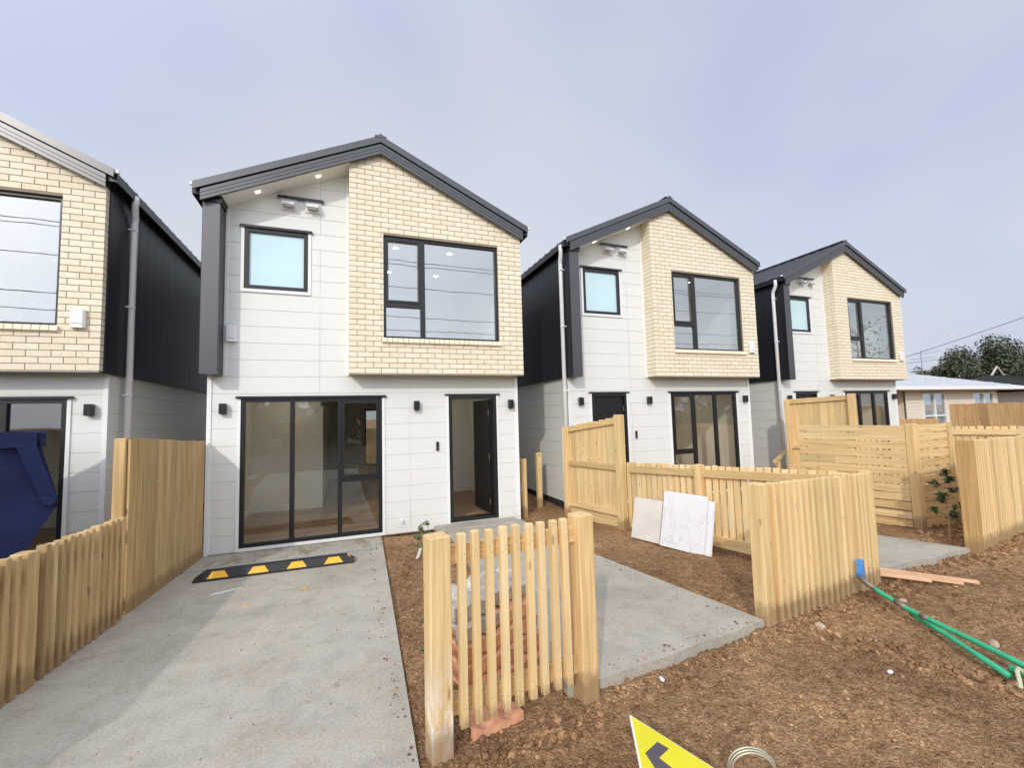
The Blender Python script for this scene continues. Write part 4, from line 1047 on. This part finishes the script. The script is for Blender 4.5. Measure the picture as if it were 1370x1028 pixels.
for x, y, s, lab in ((3.83, 2.76, .036, 'pale broken stone at the foot of the front batten panel'), (5.06, 2.80, .026, 'small pale stone right of the blue tap end'), (2.28, 1.35, .012, 'tiny pale pebble in the dirt at the bottom'), (4.75, 2.03, .04, 'pale rounded stone at the right picture edge')):
    b = MB(); lump(b, (0,0,0), s, True); o = b.build('stone', M['stone'], loc=(x, y, gz(x, y)+s*.3)); tag(o, lab, 'stone', 'loose stones in the dirt')
for x, y, a, lab in ((3.62, 2.12, .4, 'white paper scrap on the dirt left of the green pipe'), (2.10, 2.70, 1.2, 'small white wrapper lying at the front edge of the path')):
    b = MB(); k = 9; ring = [Vector((.034*math.cos(q)*(1+.5*noise.noise(Vector((q, x, 1)))), .017*math.sin(q)*(1+.5*noise.noise(Vector((q, y, 5)))), .006*noise.noise(Vector((q*2, x, 9))))) for q in [2*math.pi*i/k for i in range(k)]]
    for i in range(k): b.poly([ring[i], ring[(i+1) % k], Vector((.003, .002, .009))]); b.poly([ring[(i+1) % k]-Vector((0,0,.003)), ring[i]-Vector((0,0,.003)), Vector((.003, .002, .005))])
    o = b.build('paper_scrap', M['paper'], loc=(x, y, gz(x, y)+.012)); o.rotation_euler = (0,0,a); tag(o, lab, 'scrap', 'white scraps on the dirt')

# ------------------------------------------------------------------- plants
def leaf_quad(mb, c, n_, s, asp=.45):
    n_ = n_.normalized(); a = n_.orthogonal().normalized(); a = Matrix.Rotation(rnd.uniform(0, 6.28), 3, n_) @ a; b = n_.cross(a)
    mb.poly([c - a*s, c - b*s*asp + n_*s*.12, c + a*s, c + b*s*asp + n_*s*.12])
def sapling(name, lab, x, y, h, nl, ls, spread, m, z_low=.3):
    t = thing(name, lab, 'plant', (x, y, gz(x, y)))
    b = MB(); b.tube([(0,0,-.05), (.012,.0,h*.35), (-.02,.01,h*.7), (-.015,.01,h)], [.010, .008, .006, .003], 8)
    tips = []
    for k in range(9):
        z = h*(z_low + (1-z_low)*k/9); a = k*2.4; ln = spread*(1-.55*k/9)*rnd.uniform(.7, 1.1); e = Vector((ln*math.cos(a), ln*math.sin(a), z+ln*.6)); b.tube([(0,0,z), e*.5+Vector((0,0,z*.5+.01)), e], [.004,.003,.002], 6); tips.append((Vector((0,0,z)), e))
    b.build('stem', M['cane'], t)
    f = MB()
    for k in range(nl):
        p0, p1 = rnd.choice(tips); c = p0.lerp(p1, rnd.uniform(.45, 1.1)) + Vector([rnd.gauss(0, .02) for _ in range(3)])
        leaf_quad(f, c, Vector((rnd.gauss(0,.6), rnd.gauss(0,.6)-.3, 1)), ls*rnd.uniform(.6, 1.1))
    f.build('foliage', m, t); return t
sapling('sapling', 'young leafy sapling in front of the slat screen', 7.67, 3.62, .98, 280, .046, .20, M['leaf_s'], .30)
t = sapling('sapling', 'small shrub with a white tag behind the left picket post', .96, 6.20, .46, 150, .034, .13, M['leaf'], .1)
b = MB(); b.hbox((-.06, -.03, .06), (.022,0,.01), (0,.003,0), (.03,0,.08)); b.build('plant_tag', M['paper'], t)
sapling('sapling', 'thin weed half hidden behind the first slat of the picket panel', .60, 3.35, .62, 60, .026, .10, M['leaf'], .15)

def tree(name, lab, x, y, h, r, n, ls, m, group=None, trunk=.25, low=.35, bare=False):
    t = thing(name, lab, 'tree', (x, y, 0), 0, group)
    b = MB(); b.tube([(0,0,-.3), (.1,0,h*.25), (0,.1,h*.55), (.05,0,h*.9)], [trunk, trunk*.8, trunk*.5, trunk*.1], 8)
    cs = []
    for k in range(26):
        a = rnd.uniform(0, 6.28); el = rnd.uniform(0, 1); rr = r*math.sqrt(rnd.uniform(.1, 1))*(1-.45*el)
        c = Vector((rr*math.cos(a), rr*math.sin(a), h*(low+(1-low)*el))); cs.append((c, r*rnd.uniform(.28, .48)))
        b.tube([(0,0,max(.3, c.z-rr*.8)), c*.6+Vector((0,0,c.z*.38)), c], [trunk*.3, trunk*.16, .02], 6)
    b.build('trunk', M['bark'], t)
    f = MB()
    for k in range(n):
        c, cr_ = rnd.choice(cs); d = Vector([rnd.gauss(0,1) for _ in range(3)]).normalized(); p = c + d*cr_*rnd.uniform(.4, 1.05)
        leaf_quad(f, p, d + Vector((0,0,.5)) + Vector([rnd.gauss(0,.5) for _ in range(3)]), ls*rnd.uniform(.5, 1.2), .6)
    f.build('crown', m, t); return t
tree('tree', 'large dark tree standing behind the dark tiled roof', 40.0, 16.3, 5.6, 2.3, 15000, .10, M['leaf_far'], 'trees beyond the roofs', .3, .3)
tree('tree', 'second dark tree reaching the right picture edge behind the roofs', 42.5, 15.1, 5.2, 2.5, 14000, .10, M['leaf_far'], 'trees beyond the roofs', .3, .3)
tree('tree', 'low small tree just left of the large dark tree, behind the pale roof', 40., 18.9, 4.3, 1.4, 5000, .10, M['leaf_far'], 'trees beyond the roofs', .25, .3)
# trees across the road: they are what the ground floor glass mirrors
proto = tree('tree', 'street tree across the road, mirrored in the dark living room glass', -6, -19, 4.6, 3.2, 2600, .24, M['leaf_far'], 'trees across the road', .3, .12)
for x, y, s, rz in ((-13, -20, 1.05, 1.), (-9.5, -22, 1., 1.5), (-2.5, -21.5, .95, 3.5), (1.2, -21, .9, 2.), (4.6, -22, 1.02, 5.), (8, -19.5, 1.1, 3.), (12, -21.5, 1., .4), (16, -20, .95, 4.), (20, -22, 1.1, 2.5), (25, -21, 1.15, 5.), (30, -22, 1., .7), (36, -19, 1.1, 6.)):
    c = copy_tree(proto); c.location = (x, y, 0); c.scale = (s,)*3; c.rotation_euler = (0,0,rz)
tree('tree', 'sparse tall tree mirrored in the farthest bedroom window', 42, -9, 9.0, 3.0, 500, .14, M['leaf_far'], 'trees across the road', .22, .35)

# ---------------------------------------------------------- far houses
t = thing('cream_house', 'low cream weatherboard house with a pale hipped roof behind the brown fence', 'house', (20.4, 11.0, 0))
b = MB(); g_ = GROOVES
def wb(mb, x0, x1, z0, z1, y, holes):   # overlapping boards
    z = z0
    while z < z1:
        zz_ = min(z+.14, z1); segs = [(x0, x1)]
        for hx0, hx1, hz0, hz1 in holes:
            if zz_ > hz0 and z < hz1: segs = [s for a_, b_ in segs for s in (((a_, min(b_, hx0)) if a_ < hx0 else None), ((max(a_, hx1), b_) if b_ > hx1 else None)) if s and s[1]-s[0] > .01]
        for a_, b_ in segs: mb.poly([(a_, y-.022, z), (b_, y-.022, z), (b_, y, zz_), (a_, y, zz_)]); mb.poly([(a_, y, z), (b_, y, z), (b_, y-.022, z), (a_, y-.022, z)])
        z = zz_
wn = [(1.85, 3.45, .95, 2.36), (5.55, 7.2, 1.2, 2.36)]
wb(b, .75, 7.6, 0, 2.5, 0, wn); b.box(.75, 7.6, .1, 6, 0, 2.5); b.build('wall', M['cream'], t)
b = MB(); b.box(-.6, .749, .25, .35, 0, 2.5); b.build('porch_panel', M['cream_d'], t)
for x0, x1, z0, z1 in wn:
    b = MB(); f_ = .06
    b.box(x0, x0+f_, -.05, .02, z0, z1); b.box(x1-f_, x1, -.05, .02, z0, z1); b.box(x0+f_, x1-f_, -.05, .02, z1-f_, z1); b.box(x0+f_, x1-f_, -.05, .02, z0, z0+f_)
    b.box((x0+x1)/2-.04, (x0+x1)/2+.04, -.06, .02, z0+f_, z1-f_); b.box(x0+f_, x1-f_, -.055, .019, z0+.42, z0+.48)
    win = b.build('window', M['trim'], t)
    b = MB(); b.box(x0+f_, x1-f_, .0, .008, z0+f_, z1-f_); b.build('pane', M['glass'], win)
    b = MB(); k = 24
    for i in range(k): xa = x0+f_+(x1-x0-2*f_)*i/k; xb = x0+f_+(x1-x0-2*f_)*(i+1)/k; b.poly([(xa, .05+.02*(i % 2), z0+f_), (xb, .05+.02*((i+1) % 2), z0+f_), (xb, .05+.02*((i+1) % 2), z1-f_), (xa, .05+.02*(i % 2), z1-f_)])
    b.build('curtain', M['curtain'], win)
b = MB(); x0, x1, y0, y1, ze, zr = -1.3, 8.75, -.55, 6.6, 2.60, 3.62; xa, xb, ym = 2.2, 5.2, 3.0
E_ = [(x0,y0,ze),(x1,y0,ze),(x1,y1,ze),(x0,y1,ze)]; r0, r1 = (xa,ym,zr), (xb,ym,zr)
b.poly([E_[0], E_[1], r1, r0]); b.poly([E_[1], E_[2], r1]); b.poly([E_[2], E_[3], r0, r1]); b.poly([E_[3], E_[0], r0])
for k in range(1, 9):     # tile courses
    q = k/9; b.hbox(((x0+x1)/2*(1-q)+(xa+xb)/2*q, y0*(1-q)+ym*q, ze*(1-q)+zr*q+.008), ((x1-x0)/2*(1-q)+(xb-xa)/2*q, 0, 0), (0, .02, 0), (0, 0, .012))
rf = b.build('roof', M['tile_pale'], t)
b = MB(); b.box(x0, x1, y0-.08, y0, ze-.13, ze+.0); b.box(x1, x1+.08, y0-.08, y1, ze-.13, ze); b.build('gutter', M['trim'], rf)
b = MB(); b.box(x0+.02, x1-.02, y0+.001, y0+.5, ze-.16, ze-.02); b.build('eave', M['under'], rf)

t = thing('dark_roofed_house', 'dark tiled house at the far right picture edge behind the brown palings', 'house', (31.6, 9.5, 0))
b = MB(); b.box(0, 14, 0, 8, 0, 2.4); b.build('wall', M['cream_d'], t)
b = MB()
for k in range(5): b.box(.3+2.2*k, 2.2+2.2*k, -.04, -.001, 1.2, 2.35)
b.build('garage_door', M['frame'], t)
b = MB(); b.box(-.2, 14, -.06, -.041, 2.36, 2.5); b.build('fascia', M['trim'], t)
b = MB(); b.poly([(-.8,-.6,2.50),(15,-.6,2.50),(15,4,3.42),(2.2,4,3.42)]); b.poly([(2.2,4,3.42),(15,4,3.42),(15,8.6,2.5),(-.8,8.6,2.5)]); b.poly([(-.8,-.6,2.5),(2.2,4,3.42),(-.8,8.6,2.5)]); b.poly([(-.8,-.6,2.5),(-.8,8.6,2.5),(15,8.6,2.5),(15,-.6,2.5)])
for k in range(1, 14):
    q = k/14; xl = -.8+3*q
    b.hbox(((xl+15)/2, -.6+4.6*q, 2.50+.92*q+.015), ((15-xl)/2, 0, 0), (0, .03, 0), (0, 0, .018))
b.build('roof', M['tile_dark'], t)
b = MB(); b.hbox((2.75, 4, 3.66), (.34,0,.26), (0,.03,0), (-.02,0,.03)); b.hbox((3.40, 4, 3.66), (.32,0,-.26), (0,.03,0), (.02,0,.03)); b.build('finial_frame', M['cream_d'], t)

t = thing('tv_aerial', 'thin television aerial standing above the pale hipped roof', 'aerial', (26.6, 13.0, 3.30))
AER = .60
b = MB(); b.tube([(0,0,-.2), (-.03,0,1.24)], .014, 6); b.tube([(0,0,.5), (-.35,.15,-.05)], .009, 6); b.build('mast', M['galv'], t)
b = MB(); b.tube([(-.3,0,1.78), (1.3,-.5,1.98)], .013, 6)
for k in range(9): c = Vector((-.3,0,1.78)).lerp(Vector((1.3,-.5,1.98)), k/8); b.tube([c-Vector((.12,.3,0)), c+Vector((.12,.3,0))], .009, 5)
b.v = [(x*AER, y*AER, z*AER) for x, y, z in b.v]; b.build('antenna', M['galv'], t)
b = MB(); b.tube([(-.9,.2,1.35), (.9,-.3,1.50)], .013, 6)
for k in range(6): c = Vector((-.9,.2,1.35)).lerp(Vector((.9,-.3,1.50)), k/5); b.tube([c-Vector((.12,.3,0)), c+Vector((.12,.3,0))], .009, 5)
b.v = [(x*AER, y*AER, z*AER) for x, y, z in b.v]; b.build('antenna', M['galv'], t)

# ------------------------------------------------------------ power lines
def wire(a, b, sag, r, lab, grp):
    m_ = MB(); a, b = Vector(a), Vector(b); m_.tube([a.lerp(b, i/24)-Vector((0,0,sag*4*(i/24)*(1-i/24))) for i in range(25)], r, 5); return tag(m_.build('power_line', M['wireblack']), lab, 'power line', grp)
def px_at(x, y, d):
    v = cr*((x-685)/FPX) - cu*((y-514)/FPX) + cf; return Vector((0,0,1.9)) + v*d
wire(px_at(1150, 497, 36), px_at(1470, 389, 26), .12, .018, 'higher thin overhead wire crossing the sky at the far right', 'overhead wires at the right')
wire(px_at(1190, 489, 42), px_at(1470, 450, 34), .1, .016, 'lower overhead wire passing in front of the dark tree', 'overhead wires at the right')
wl = ('top', 'second', 'third', 'fourth', 'lowest')
for i, (y, z) in enumerate(((-7.0, 10.2), (-6.7, 9.9), (-6.5, 8.7), (-6.8, 7.3), (-6.6, 6.6))):
    wire((-30, y, z+.3), (34, y-.6, z-.2), .5, .016, f'{wl[i]} of the street wires mirrored in the bedroom windows', 'street wires')
b = MB(); b.tube([(0,0,-.5), (0,0,11)], [.16, .11], 10); o = b.build('utility_pole', M['wood_o'], loc=(34, -7.3, 0)); tag(o, 'wooden utility pole across the street carrying the wires', 'pole')
bb = MB(); bb.box(-.05, .05, -1.1, 1.1, 9.8, 9.95); bb.build('cross_arm', M['wood_o'], o)
